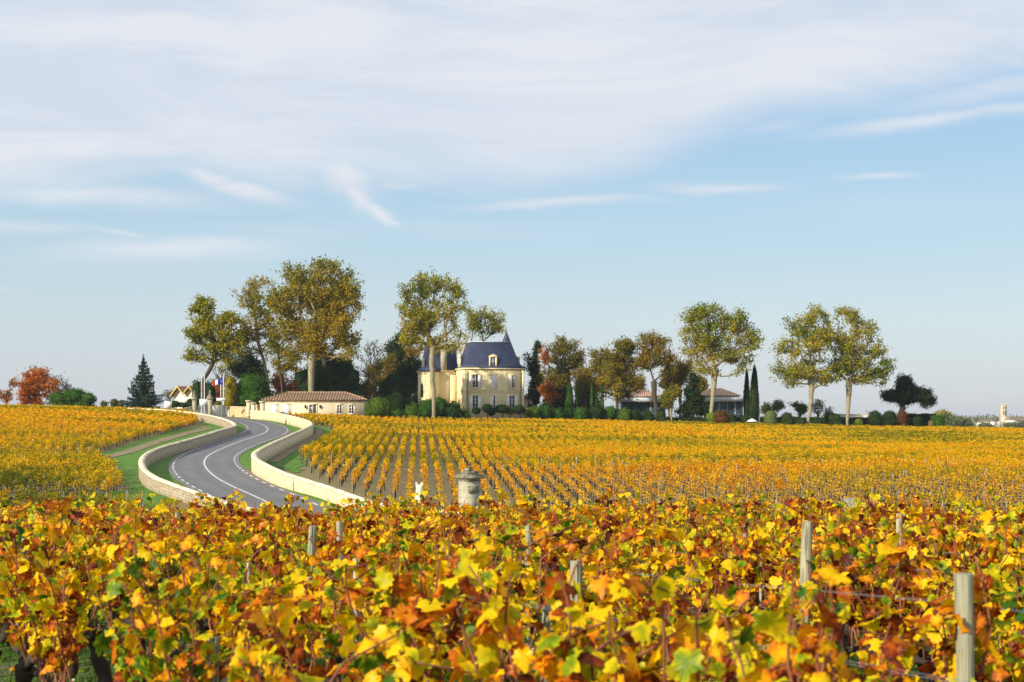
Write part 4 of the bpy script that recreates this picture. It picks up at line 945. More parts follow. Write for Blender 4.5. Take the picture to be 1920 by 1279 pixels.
def hedge(name, label, D, x0, x1, yt, leaf, depth=1.2, size=.22, seed=1, yb=None, group=None, wob=.08):
    rg = np.random.default_rng(seed); k = D / F; a = (x0 - CX) * k; L = (x1 - x0) * k; zb = min(gz(a, D), gz(a + L, D)) - .2; h = (HY - yt) * k - zb
    root = thing(name, label, 'hedge', (a, D, zb), 0, group); m = MB()
    m.box(.12, L - .12, .12, depth, -.3, h - .12); n = int(L * h / size ** 2 * 2.6); u = rg.uniform(0, L, n); v = rg.uniform(0, 1, n) ** .8 * h
    cards(m, np.c_[u, rg.uniform(-.06, .2, n) + wob * np.sin(u * 1.3) * np.sin(v * 3), v], size, rg)
    n = int(L * depth / size ** 2 * 2.5); u = rg.uniform(0, L, n); cards(m, np.c_[u, rg.uniform(0, depth, n), h - rg.uniform(0, .16, n) + wob * np.sin(u * 2.1)], size, rg)
    for e in (0, L):
        n = int(h * depth / size ** 2 * 2.2); cards(m, np.c_[np.full(n, e) + rg.uniform(-.08, .08, n), rg.uniform(0, depth, n), rg.uniform(0, h, n)], size, rg)
    m.build('foliage', M[leaf], root); return root
def spire_bush(name, label, D, x, yt, w, leaf='dark_green', seed=1, yb=788, group=None, taper=.55, size=.16):
    """narrow cypress: leafy spindle"""
    rg = np.random.default_rng(seed); k = D / F; X = (x - CX) * k; zb = gz(X, D); h = (HY - yt) * k - zb; r = w * k / 2
    root = thing(name, label, 'tree', (X, D, zb), 0, group)
    prof = lambda u: r * np.clip(np.minimum(.55 + u * 2.2, (1 - u) ** taper * 1.45), 0, 1)
    m = MB(); us = np.linspace(0, 1, 14); m.lathe([(float(prof(u)) * .86 + .01, .25 + u * (h - .35)) for u in us], 12)
    n = int(2 * math.pi * r * h / size ** 2 * 2.4); u = rg.uniform(0, 1, n); t = rg.uniform(0, 2 * math.pi, n)
    rr = prof(u) * (.93 + .1 * np.sin(t * 3 + u * 9) + rg.normal(0, .06, n)); cards(m, np.c_[rr * np.cos(t), rr * np.sin(t), .2 + u * (h - .1)], size, rg)
    m.build('crown', M[leaf], root); m = MB(); m.tube([(0, 0, -.3), (0, 0, .6)], .12, 6); m.build('trunk', M['dark_bark'], root); return root
def conifer(name, label, D, x, yt, w, leaf, seed, yb=None, layers=17, size=.26):
    rg = np.random.default_rng(seed); k = D / F; X = (x - CX) * k; zb = gz(X, D); h = (HY - yt) * k - zb; R = w * k / 2
    root = thing(name, label, 'tree', (X, D, zb), 0); m = MB(); m.tube([(0, 0, -.3), (.05, 0, h * .5), (0, 0, h)], [.26, .15, .02], 8); lf = MB()
    for i in range(layers):
        u = (i + .5) / layers; z0 = .5 + u ** 1.05 * (h - 1.0); rr = R * (1 - u) ** .88 * 1.02 + .12; nb = int(9 - 4 * u)
        for b in range(nb):
            t = b * 2 * math.pi / nb + i * 1.7 + rg.uniform(-.3, .3); l = rr * rg.uniform(.6, 1.15); q = np.linspace(0, 1, 6)
            p = np.c_[np.cos(t) * l * q, np.sin(t) * l * q, z0 - .10 * l * q + .16 * l * q ** 2.2]; m.tube(p, np.linspace(.05, .012, 6), 4, cap=False)
            n = int(24 + 62 * l); v = rg.uniform(.08, 1, n) ** .8; side = rg.normal(0, .20, n) * (1.15 - v) * l * .8
            c = np.c_[np.cos(t) * l * v - np.sin(t) * side, np.sin(t) * l * v + np.cos(t) * side, z0 - .10 * l * v + .16 * l * v ** 2.2 - rg.uniform(-.1, .38, n) - .2 * np.abs(side)]; cards(lf, c, size, rg, aspect=.45)
    n = 90; cards(lf, np.c_[rg.normal(0, .08, (n, 2)), h - rg.uniform(0, 1.6, n)], size * .8, rg, aspect=.4)
    m.build('trunk', M['dark_bark'], root); lf.build('crown', M[leaf], root); return root

# ---- far left group
tree('maple_tree', 'round red and orange tree with yellow green top at the far left skyline', 300, [(66, 768), (66, 745), (68, 722)], .3, [(62, 728, 34, 22), (48, 722, 26, 24), (72, 706, 30, 20), (88, 722, 22, 26), (50, 745, 24, 14), (42, 760, 14, 10), (80, 752, 20, 14)], 'red_orange', 'dark_bark', 190, 60, .36, 1.0, 3, attach=.3)
tree('maple_tree', 'small sparse orange tree at the left edge of the photo', 296, [(12, 768), (12, 745)], .14, [(6, 738, 16, 12), (14, 748, 12, 8), (28, 718, 10, 9)], 'orange', 'dark_bark', 60, 22, .3, .8, 4, attach=.2)
tree('bare_tree', 'nearly leafless grey brown tree behind the red tree', 306, [(112, 768), (114, 740)], .16, [(112, 722, 24, 26), (132, 735, 14, 16), (66, 694, 20, 9)], 'pale_twig', 'dark_bark', 150, 12, .26, .8, 5, attach=.25)
bush('evergreen_shrub', 'wide dark green rounded shrub right of the red tree', 285, [(112, 747, 22, 13), (138, 743, 26, 15), (162, 748, 20, 13), (118, 764, 26, 14), (152, 764, 28, 14)], 'mid_green', .3, 1.0, 6)
for i, (x, y, rx, ry) in enumerate(((196, 757, 8, 6), (214, 755, 9, 7), (227, 756, 7, 6))):
    bush('far_bush', ('small grey green bush on the skyline, left of three', 'small grey green bush on the skyline, middle of three', 'small grey green bush beside the conifer')[i], 320, [(x, y, rx, ry), (x, y + 11, rx, ry + 3)], 'far_green', .3, .9, 7 + i, core=.7)
conifer('cedar_tree', 'dark blue green pointed cedar standing alone left of the gabled hall', 252, 269, 664, 88, 'blue_green', 11, layers=17)
bush('evergreen_shrub', 'low dark bushes under the white gabled hall', 280, [(328, 758, 12, 7), (346, 760, 11, 6), (356, 755, 7, 8)], 'dark_green', .25, 1, 12)
tree('bare_tree', 'pale grey leafless tree left of the gabled hall', 330, [(318, 770), (318, 745)], .12, [(318, 738, 13, 15)], 'pale_twig', 'dark_bark', 60, 12, .26, .7, 13, attach=.2)
# ---- big planes on the left
tree('plane_tree', 'green plane tree with leaning trunk, leftmost of the tall trees above the gate', 268, [(381, 775), (382, 712), (394, 692), (402, 672), (404, 655)], .36,
     [(383, 575, 32, 26), (400, 612, 38, 34), (370, 618, 26, 22), (366, 662, 20, 24), (404, 655, 34, 24), (425, 600, 24, 26), (436, 640, 28, 30), (425, 670, 24, 14)], 'plane_green', 'dark_bark', 300, 58, .36, 1.0, 21, attach=.52)
tree('plane_tree', 'thin crowned plane tree with slanting trunk, second from the left', 276, [(506, 775), (503, 712), (492, 670), (483, 640), (480, 610)], .34,
     [(480, 535, 28, 24), (462, 560, 26, 26), (490, 572, 36, 32), (478, 610, 38, 30), (450, 625, 20, 30), (510, 610, 26, 40), (455, 655, 22, 20), (505, 655, 20, 24)], 'plane_gold', 'plane_bark', 260, 40, .34, 1.0, 22, attach=.55)
tree('plane_tree', 'huge golden brown plane tree with the broadest crown, above the gatehouse', 262, [(584, 775), (583, 715), (585, 680), (588, 655)], .52,
     [(560, 512, 42, 28), (608, 500, 42, 26), (640, 530, 38, 36), (575, 560, 60, 48), (630, 580, 50, 45), (585, 615, 55, 38), (645, 625, 34, 32), (668, 575, 20, 36), (530, 560, 28, 42), (535, 610, 28, 28), (548, 655, 22, 26), (600, 652, 40, 22), (655, 650, 24, 24)], 'plane_gold', 'plane_bark', 620, 66, .36, 1.15, 23, attach=.52)
tree('plane_tree', 'plane tree trunk leaning left behind the huge golden tree', 284, [(612, 775), (608, 690), (603, 665), (600, 640)], .36,
     [(640, 600, 40, 40), (650, 548, 30, 34), (605, 560, 40, 40), (655, 650, 20, 18)], 'plane_green', 'plane_bark', 200, 40, .35, 1.1, 24, attach=.7)
tree('plane_tree', 'slender twin stemmed plane tree with yellow leaves left of the huge golden tree', 266, [(530, 778), (528, 720), (524, 690), (522, 650)], .22,
     [(520, 640, 24, 30), (540, 610, 28, 34), (512, 660, 18, 22), (545, 655, 24, 24), (520, 560, 22, 40), (535, 680, 30, 22), (560, 640, 20, 28)], 'plane_gold', 'dark_bark', 180, 42, .33, .95, 25, attach=.35)
tree('broadleaf_tree', 'orange brown tree low between the slender trunks', 280, [(534, 778), (534, 740)], .18, [(536, 722, 24, 24), (520, 712, 16, 22), (548, 735, 14, 18), (532, 745, 20, 16)], 'orange', 'dark_bark', 120, 46, .32, .9, 26, attach=.3)
tree('broadleaf_tree', 'dark green tree left of the slanting plane trunk', 284, [(462, 778), (462, 740)], .22, [(462, 672, 24, 18), (450, 690, 24, 20), (476, 690, 22, 24), (440, 690, 14, 14), (486, 715, 20, 20)], 'dark_green', 'dark_bark', 200, 60, .34, 1.0, 27, attach=.3)
tree('bare_tree', 'leafless reddish tree behind the flagpoles', 290, [(414, 778), (414, 740)], .14, [(414, 700, 26, 30), (400, 722, 18, 20), (430, 690, 14, 20)], 'brown_gold', 'dark_bark', 130, 12, .28, .8, 28, attach=.2)
bush('round_tree', 'dense bright green rounded evergreen left of the gatehouse roof', 268, [(474, 727, 34, 27), (452, 738, 20, 22), (492, 745, 20, 18), (474, 750, 40, 20)], 'mid_green', .28, 1.1, 29, cat='tree', parts='crown')
bush('round_tree', 'yellow green shrub just left of the bright evergreen', 266, [(433, 728, 13, 26), (430, 750, 14, 16)], 'yellow_leaf', .26, 1.0, 30, parts='crown')
tree('broadleaf_tree', 'orange tree behind the French flag', 284, [(407, 775), (407, 740)], .14, [(408, 735, 12, 18), (404, 750, 12, 10)], 'orange', 'dark_bark', 60, 44, .3, .8, 31, attach=.2)
bush('dark_tree', 'dark evergreen mass below the leaning plane trunk', 276, [(372, 735, 14, 24), (392, 738, 14, 22), (385, 757, 26, 14)], 'dark_green', .28, .9, 32, cat='tree', parts='crown')
bush('clipped_bush', 'dark rounded bush between the street sign and the ochre wall', 268, [(432, 757, 12, 9)], 'dark_green', .2, 1, 33)
bush('clipped_bush', 'brownish clipped bush behind the pale wall by the gate', 266, [(409, 757, 8, 6)], 'brown_gold', .18, 1, 34)
bush('holm_oak', 'broad dark holm oak behind the gatehouse', 288, [(640, 690, 26, 22), (610, 680, 26, 20), (655, 712, 22, 26), (590, 705, 24, 26), (630, 725, 45, 26), (570, 720, 22, 30)], 'dark_green', .34, 1.0, 35, cat='tree', parts='crown', rough=.3)
bush('round_tree', 'rounded dull green tree in front of the holm oak', 274, [(606, 710, 27, 25), (582, 728, 22, 18), (608, 735, 36, 20)], 'dark_green', .26, 1.1, 36, cat='tree', parts='crown')
hedge('shrub_hedge', 'loose green hedge directly behind the gatehouse roof', 268, 500, 670, 738, 'mid_green', 2.0, .3, 37, wob=.5)
bush('bamboo_clump', 'light green bamboo clump at the right end of the gatehouse', 254, [(708, 765, 20, 20), (694, 768, 12, 16), (722, 768, 10, 16)], 'bamboo_green', .24, 1.2, 38, cat='bamboo', rough=.1)
# ---- between gatehouse and chateau
tree('bare_tree', 'tall leafless pale grey tree between the gatehouse and the chateau', 300, [(700, 778), (698, 720)], .2, [(694, 660, 26, 26), (712, 650, 16, 20), (690, 690, 20, 20)], 'pale_twig', 'dark_bark', 200, 6, .22, .8, 41, attach=.2)
tree('broadleaf_tree', 'thin reddish brown tree left of the dark evergreens', 290, [(702, 778), (702, 730)], .18, [(700, 700, 18, 28), (694, 725, 18, 20), (712, 685, 12, 16)], 'brown_gold', 'dark_bark', 160, 30, .3, .85, 42, attach=.25)
tree('evergreen_tree', 'tall dark magnolia with glossy foliage left of the chateau', 314, [(758, 780), (756, 740)], .3, [(745, 650, 22, 34), (768, 668, 26, 28), (740, 690, 28, 26), (775, 700, 24, 30), (755, 720, 40, 26), (785, 690, 14, 24)], 'dark_green', 'dark_bark', 420, 80, .36, 1.1, 43, attach=.2)
tree('broadleaf_tree', 'brown leaved tree mixed into the dark magnolia', 308, [(728, 780), (728, 740)], .2, [(730, 680, 14, 24), (780, 660, 22, 14), (722, 705, 14, 18)], 'brown_gold', 'dark_bark', 120, 34, .3, .9, 44, attach=.2)
bush('round_tree', 'dark grey green rounded shrub below the magnolia', 272, [(742, 722, 24, 24), (725, 735, 18, 26), (758, 735, 16, 26), (742, 752, 32, 26)], 'dark_green', .26, 1.0, 45, cat='tree', parts='crown', rough=.22)
tree('plane_tree', 'tall plane tree with pale trunk standing in front of the chateau', 266, [(813, 785), (813, 740), (810, 700), (810, 665), (811, 640)], .44,
     [(812, 525, 38, 26), (775, 545, 30, 28), (842, 545, 32, 30), (765, 585, 26, 30), (810, 580, 50, 40), (855, 590, 24, 38), (775, 620, 30, 24), (850, 630, 28, 24), (790, 600, 40, 30), (768, 636, 24, 20), (845, 648, 24, 14), (800, 636, 26, 16)], 'plane_green', 'plane_bark', 430, 46, .34, 1.05, 46, attach=.62)
tree('plane_tree', 'sparse plane tree rising behind the chateau roof', 325, [(906, 785), (905, 700), (906, 640)], .3,
     [(906, 590, 26, 18), (930, 600, 20, 22), (892, 600, 14, 18), (912, 615, 34, 18)], 'plane_green', 'dark_bark', 170, 24, .36, 1.0, 47, attach=.7)
tree('plane_tree', 'slim bare plane stem behind the chateau ridge', 322, [(886, 785), (885, 700), (884, 640)], .2, [(884, 600, 14, 22), (880, 580, 8, 10)], 'plane_green', 'dark_bark', 50, 20, .34, 1.0, 48, attach=.7)
for i, (x0, yt, w, lf, lab) in enumerate(((745, 766, 26, 'mid_green', 'low green shrub under the dark rounded tree'), (772, 757, 30, 'bamboo_green', 'yellow green shrub left of the plane trunk'), (800, 748, 32, 'mid_green', 'leafy green shrub at the foot of the pale plane trunk'), (826, 745, 28, 'mid_green', 'tallest green shrub in front of the chateau wing'), (850, 757, 28, 'dark_green', 'dark green shrub before the left corner of the chateau'), (870, 768, 24, 'mid_green', 'low green shrub under the first chateau window'))):
    bush('garden_shrub', lab, 268 + i % 2, [(x0, yt + 18, w * .55, 19), (x0 + w * .35, yt + 24, w * .4, 15)], lf, .22, 1.1, 50 + i, rough=.25, group='shrubs in front of the chateau')
hedge('shrub_hedge', 'ragged green shrub belt behind the single shrubs in front of the chateau', 274, 690, 862, 757, 'mid_green', 1.6, .26, 60, wob=.5)
hedge('shrub_hedge', 'ragged green shrub belt right of the chateau behind the vineyard', 286, 988, 1182, 768, 'mid_green', 1.4, .26, 61, wob=.45)
tree('evergreen_tree', 'dark evergreen behind the bare trees between gatehouse and chateau', 320, [(690, 780), (690, 745)], .2, [(688, 725, 24, 20), (705, 745, 26, 16), (720, 715, 14, 20), (670, 745, 22, 18)], 'dark_green', 'dark_bark', 160, 60, .36, 1.0, 62, attach=.2)
tree('broadleaf_tree', 'thin green tree filling the gap left of the chateau wing', 322, [(790, 785), (790, 745)], .2, [(790, 725, 16, 26), (780, 745, 18, 18)], 'dark_green', 'dark_bark', 90, 50, .34, 1.0, 63, attach=.2)
for i, (x, y, rx, ry, lf, lab) in enumerate(((1098, 712, 20, 26, 'brown_gold', 'brown tree filling the gap between the open brown tree and the golden brown tree'), (1040, 742, 26, 20, 'dark_green', 'dark low tree under the open brown tree'), (1192, 715, 20, 34, 'brown_gold', 'thin brown tree between the golden brown tree and the forked tree'), (1100, 748, 26, 18, 'dark_green', 'dark low tree behind the slim cypresses'), (1255, 705, 18, 26, 'brown_gold', 'brown crown right of the forked tree'), (1185, 758, 20, 14, 'dark_green', 'dark low tree at the left end of the winery wing'), (1308, 720, 16, 24, 'brown_gold', 'small brown tree behind the conical evergreen'))):
    tree('broadleaf_tree', lab, (316 if x > 1150 else 294) + i, [(x, 788), (x, y + ry)], .2, [(x, y, rx, ry), (x - rx * .4, y + ry * .5, rx * .7, ry * .5), (x + rx * .4, y + ry * .6, rx * .6, ry * .5)], lf, 'dark_bark', 150, 70, .32, .95, 170 + i, attach=.2, group='trees of the grove right of the chateau')
# clipped topiary balls on short stems
TB = [(893, 770, 9, 7), (914, 766, 11, 9), (921, 773, 9, 7), (942, 767, 15, 8.5), (957, 770, 11, 8), (972, 768, 14, 8.5), (985, 771, 8, 7)]
TL = ['clipped topiary ball, leftmost below the first chateau window', 'taller clipped topiary dome below the middle chateau windows, left one', 'small clipped topiary ball tucked in front of the left dome', 'widest clipped topiary dome on a forked stem below the middle windows', 'clipped brownish topiary ball below the right chateau window', 'broad clipped topiary dome under the right corner window', 'yellowish topiary ball at the right corner of the chateau']
for i, (x, y, rx, ry) in enumerate(TB):
    D = 276 + (i * 37 % 5); r = bush('topiary_ball', TL[i], D, [(x, y, rx, ry)], ('dark_green', 'dark_green', 'dark_green', 'dark_green', 'brown_gold', 'dark_green', 'yellow_leaf')[i], .13, 1.5, 70 + i, rough=.03, core=.93, group='clipped topiary in front of the chateau')
for i, (x, y, rx, ry, lf, lab) in enumerate(((1000, 772, 14, 12, 'bamboo_green', 'light green shrub just right of the chateau'), (1022, 768, 14, 14, 'mid_green', 'bushy green shrub left of the broad cypress'), (1045, 775, 16, 11, 'mid_green', 'low green shrub beside the broad cypress'), (1090, 774, 14, 12, 'mid_green', 'green shrub between the slim cypresses'), (1118, 772, 16, 14, 'dark_green', 'dark green shrub under the three slim cypresses'), (1143, 772, 15, 12, 'mid_green', 'bright green rounded shrub before the golden brown tree'), (1170, 777, 12, 9, 'bamboo_green', 'yellow green low shrub at the left end of the winery'), (1190, 777, 12, 10, 'dark_green', 'dark shrub in front of the winery left end'))):
    bush('garden_shrub', lab, 279 + i % 3, [(x, y + 3, rx, ry + 3)], lf, .24, 1.1, 80 + i, rough=.2, group='shrubs along the park edge')
for i, (x, yt, w, lab) in enumerate(((1068, 717, 17, 'broad dark green cypress column, widest left of the winery'), (1081, 714, 6, 'very thin dark cypress beside the broad one'), (1110, 719, 8, 'slim cypress, left of the three by the golden brown tree'), (1119, 733, 6, 'shortest slim cypress, middle of the three'), (1129, 725, 8, 'slim cypress, right of the three by the golden brown tree'))):
    spire_bush('cypress_tree', lab, 283, x, yt, w, 'mid_green' if i != 1 else 'dark_green', 90 + i, group='cypresses right of the chateau')
tree('fir_tree', 'tall thin dark conifer at the right end of the chateau', 300, [(1006, 788), (1006, 740), (1006, 660)], .2, [(1006, 654, 7, 16), (1003, 682, 11, 20), (1007, 712, 14, 22), (1004, 738, 15, 18)], 'dark_green', 'dark_bark', 150, 90, .3, .8, 95, attach=.15)
tree('broadleaf_tree', 'thin dark leafless stem tree by the chateau corner', 305, [(990, 785), (992, 730)], .12, [(994, 690, 10, 30), (988, 670, 6, 14)], 'dark_green', 'dark_bark', 60, 16, .3, .8, 96, attach=.3)
tree('broadleaf_tree', 'rounded open brown tree right of the thin conifer', 296, [(1056, 785), (1056, 730), (1056, 700)], .3, [(1056, 645, 34, 20), (1030, 670, 22, 26), (1078, 672, 24, 30), (1050, 690, 40, 30), (1040, 720, 34, 24)], 'brown_gold', 'dark_bark', 420, 38, .32, .95, 97, attach=.35)
tree('broadleaf_tree', 'orange leaved tree low right of the chateau', 292, [(1026, 785), (1026, 745)], .16, [(1026, 728, 16, 18), (1020, 660, 10, 20), (1030, 745, 18, 14)], 'orange', 'dark_bark', 110, 40, .3, .8, 98, attach=.2)
tree('broadleaf_tree', 'large golden brown tree left of the glass winery', 290, [(1158, 788), (1156, 740), (1158, 700)], .32, [(1165, 650, 32, 24), (1135, 670, 28, 28), (1160, 690, 44, 34), (1128, 715, 26, 28), (1170, 725, 34, 28), (1120, 690, 16, 20)], 'brown_gold', 'dark_bark', 500, 50, .33, 1.0, 99, attach=.3)
tree('broadleaf_tree', 'pale stemmed slanting tree before the golden brown tree', 286, [(1166, 788), (1154, 752), (1148, 720)], .13, [(1140, 700, 20, 26), (1160, 730, 16, 22)], 'plane_gold', 'plane_bark', 90, 34, .3, .85, 100, attach=.4)
tree('broadleaf_tree', 'dark forked nearly bare tree in front of the glass winery', 288, [(1231, 790), (1228, 745), (1226, 715)], .36, [(1215, 640, 24, 20), (1240, 645, 24, 22), (1205, 665, 18, 26), (1225, 670, 34, 28), (1255, 680, 20, 26)], 'brown_gold', 'dark_bark', 400, 26, .3, .95, 101, attach=.45)
tree('broadleaf_tree', 'dark reddish brown tree between the forked tree and the bright plane', 298, [(1275, 788), (1275, 730)], .22, [(1272, 695, 26, 26), (1290, 690, 14, 22), (1262, 715, 20, 20)], 'brown_gold', 'dark_bark', 200, 40, .32, .95, 102, attach=.3)
tree('broadleaf_tree', 'small rounded yellow olive tree in front of the winery', 281, [(1259, 790), (1258, 765)], .12, [(1257, 745, 18, 20), (1264, 735, 14, 14), (1250, 755, 14, 12)], 'plane_gold', 'plane_bark', 150, 40, .26, .7, 103, attach=.35)
tree('evergreen_tree', 'dark conical evergreen left of the bright plane tree', 283, [(1300, 790), (1300, 760)], .2, [(1300, 712, 12, 18), (1296, 735, 18, 20), (1306, 755, 24, 22), (1290, 770, 24, 16), (1322, 765, 14, 16)], 'dark_green', 'dark_bark', 240, 70, .28, .8, 104, attach=.15)
tree('plane_tree', 'bright yellow green plane tree with smooth pale forked trunk before the winery', 278, [(1332, 788), (1335, 755), (1339, 728), (1341, 690)], .40,
     [(1335, 582, 36, 24), (1300, 612, 30, 22), (1345, 625, 45, 40), (1312, 650, 34, 28), (1385, 600, 32, 26), (1405, 640, 26, 36), (1375, 665, 36, 28), (1335, 680, 30, 22), (1395, 685, 22, 18), (1315, 690, 22, 14), (1300, 590, 22, 18), (1290, 630, 20, 22)], 'plane_bright', 'plane_bark', 470, 46, .34, 1.1, 105, attach=.5)
spire_bush('cypress_tree', 'dark column cypress, narrower left one of the tall pair', 284, 1400, 693, 12.5, 'dark_green', 106, group='pair of column cypresses')
spire_bush('cypress_tree', 'dark column cypress, taller and thicker right one of the pair', 282, 1414.5, 685, 18, 'dark_green', 107, group='pair of column cypresses')
# ---- right planes
tree('plane_tree', 'green plane tree with pale leaning trunk, left one of the right hand pair', 276, [(1515, 797), (1519, 765), (1522, 735), (1520, 710)], .36,
     [(1525, 592, 32, 24), (1490, 610, 30, 24), (1520, 640, 48, 40), (1475, 650, 26, 26), (1460, 690, 20, 16), (1500, 690, 40, 28), (1545, 690, 26, 28), (1550, 620, 20, 30), (1488, 708, 34, 18), (1552, 708, 24, 18)], 'plane_bright', 'plane_bark', 400, 44, .34, 1.05, 108, attach=.6)
tree('plane_tree', 'green plane tree with straight trunk, right one of the right hand pair', 278, [(1589, 797), (1590, 765), (1592, 735), (1592, 715)], .34,
     [(1590, 592, 28, 22), (1620, 615, 30, 28), (1585, 640, 34, 38), (1630, 660, 34, 30), (1600, 685, 40, 28), (1655, 685, 20, 26), (1570, 690, 20, 24), (1622, 708, 30, 18), (1655, 706, 16, 16)], 'plane_bright', 'plane_bark', 400, 44, .34, 1.05, 109, attach=.6)
tree('umbrella_pine', 'dark spreading umbrella pine with leaning trunk right of the plane pair', 284, [(1686, 797), (1687, 778), (1694, 764)], .3,
     [(1697, 722, 20, 18, 2), (1672, 745, 22, 14), (1668, 738, 14, 10), (1702, 742, 28, 16, 2), (1738, 747, 17, 15, 2), (1725, 735, 16, 10)], 'dark_green', 'dark_bark', 330, 120, .27, 1.0, 110, attach=.8, dd=.9)
bush('clipped_bush', 'grey green clipped block shrub right of the cypress pair', 277, [(1445, 782, 12.5, 13), (1445, 790, 13, 10)], 'far_green', .16, 1.3, 111, rough=.05, core=.92)
tree('broadleaf_tree', 'small pale dome shaped tree behind the block shrub', 296, [(1450, 795), (1450, 775)], .14, [(1450, 762, 22, 13), (1438, 768, 14, 9)], 'far_green', 'dark_bark', 130, 26, .28, .75, 112, attach=.2)
tree('broadleaf_tree', 'small dark tree left of the pale leaning trunk', 294, [(1500, 797), (1500, 778)], .12, [(1498, 760, 14, 9), (1505, 768, 12, 8)], 'mid_green', 'dark_bark', 80, 44, .26, .7, 113, attach=.2)
tree('bare_tree', 'wispy pale bare tree right of the pale leaning trunk', 300, [(1534, 797), (1534, 775)], .12, [(1534, 762, 18, 16), (1552, 772, 12, 10)], 'pale_twig', 'dark_bark', 120, 14, .24, .7, 114, attach=.2)
screen('balustrade', 'long low pale stone balustrade behind the two right hand planes', 1560, 1648, 777, 778, 300, 298, 800, 'render', cat='wall')
hedge('clipped_hedge', 'long dark clipped hedge behind the vineyard from the winery to the cypresses', 282, 1180, 1400, 783, 'dark_green', 1.4, .22, 115)
hedge('clipped_hedge', 'dark clipped hedge below the right hand plane pair', 286, 1428, 1690, 783, 'dark_green', 1.4, .22, 116)
hedge('clipped_hedge', 'tall dark hedge wall right of the umbrella pine', 290, 1700, 1755, 776, 'dark_green', 1.6, .22, 117)
hedge('clipped_hedge', 'bright green squared hedge end at the right of the park', 283, 1753, 1772, 779, 'mid_green', 3.0, .18, 118, wob=.02)
x = (1742 - CX) / F * 284; r = thing('timber_screen', 'brown vertical board screen set into the dark hedge', 'fence', (x, 284.5, gz(x, 284)))
m = MB(); 
for i in range(8): m.box(i * .19, i * .19 + .165, -.02, .02, -.2, 2.1 + .05 * (i % 2))
m.build('boards', M['brown_metal'], r)
m = MB(); m.box(0, 1.5, .02, .08, .4, .5); m.box(0, 1.5, .02, .08, 1.6, 1.7); m.build('rail', M['brown_metal'], r)
BL = [(1240, 778, 9, 8, 'dark round shrub before the winery, left of two'), (1215, 777, 9, 8, 'dark round shrub before the winery, beside the forked trunk'), (1335, 782, 12, 10, 'dark bush at the foot of the bright plane tree'), (1352, 778, 14, 9, 'reddish dark bush right of the bright plane trunk'), (1372, 785, 10, 8, 'low dark bush before the blue glazing'), (1398, 786, 9, 9, 'dark round bush at the foot of the cypress pair'),
      (1476, 784, 12, 11, 'dark rounded bush between the block shrub and the leaning trunk'), (1504, 790, 7, 6, 'small dark ball bush left of the pale leaning trunk'), (1558, 784, 14, 12, 'dark bush right of the pale leaning trunk'), (1568, 786, 10, 10, 'dark low bush between the two plane trunks'), (1640, 782, 13, 13, 'dark big bush right of the straight plane trunk'), (1668, 783, 15, 13, 'large dark bush left under the umbrella pine'), (1692, 779, 10, 9, 'reddish dark rounded bush under the pine trunk'), (1720, 789, 9, 8, 'dark ball bush before the tall hedge'), (1610, 791, 8, 6, 'small bright green bush right of the straight trunk'), (1585, 791, 8, 6, 'dark low bush at the foot of the straight trunk')]
for i, (x, y, rx, ry, lab) in enumerate(BL):
    bush('clipped_bush', lab, 275 + (i * 5) % 7, [(x, y, rx, ry), (x + 2, y + 8, rx * 1.1, ry)], 'dark_red' if 'reddish' in lab else ('bamboo_green' if 'bright' in lab else 'dark_green'), .2, 1.1, 120 + i, rough=.16, core=.86, group='rounded bushes along the right hand park edge')
x = (1410 - CX) / F * 276; r = thing('garden_parasol', 'small closed white garden parasol at the foot of the cypresses', 'parasol', (x, 276, gz(x, 276)))
m = MB(); m.tube([(0, 0, 0), (0, 0, 1.9)], .04, 6); m.build('pole', M['grey_metal'], r); m = MB(); m.lathe([(1.0, 1.45), (.5, 1.75), (.0, 1.98)], 10); m.lathe([(1.0, 1.38), (1.0, 1.45)], 10); m.build('canopy', M['white'], r)
# ---- far hazy woodland and single far trees on the right skyline
FT = [(1745, 790, 14, 16, 700, 'far_green', 'pale green far tree right of the hedge end'), (1772, 788, 16, 18, 690, 'far_green', 'bushy pale far tree behind the hedge end'), (1795, 793, 14, 14, 640, 'far_green', 'hazy far tree left of the village'), (1812, 796, 10, 10, 900, 'far_green', 'small hazy far tree below the village'), (1768, 780, 12, 10, 720, 'yellow_leaf', 'yellowish far tree top behind the hedge end'), (1898, 797, 12, 6, 1100, 'far_green', 'dark hazy tree below the church nave'), (1850, 799, 12, 5, 1000, 'far_green', 'low hazy tree left below the church tower'), (1916, 797, 10, 5, 1150, 'far_green', 'low hazy tree at the right edge below the church')]
for i, (x, y, rx, ry, D, lf, lab) in enumerate(FT):
    k = D / F; tree('far_tree', lab, D, [(x, y + 20), (x, y + 4)], .4, [(x, y, rx, ry * .7), (x - rx * .4, y + 3, rx * .6, ry * .6), (x + rx * .5, y + 3, rx * .6, ry * .5)], lf, 'dark_bark', 150, 60, .9, 2.6, 150 + i, attach=.2, group='far hazy trees on the right skyline')
mb = MB(); rg = np.random.default_rng(200); C_ = []
for _ in range(420):
    D = rg.uniform(1550, 3200); t = rg.uniform(-.5, .5); x = t * D; z = gz(x, D); s = rg.uniform(4, 9); n = 50; d = rg.normal(size=(n, 3)); C_.append(np.array([x, D, z + s * .7]) + d * np.array([s * 1.8, s, s * .45]))
cards(mb, np.concatenate(C_), 4.0, rg); tag(mb.build('far_woodland', M['far_green']), 'hazy belt of far woodland along the horizon', 'woodland', kind='stuff')
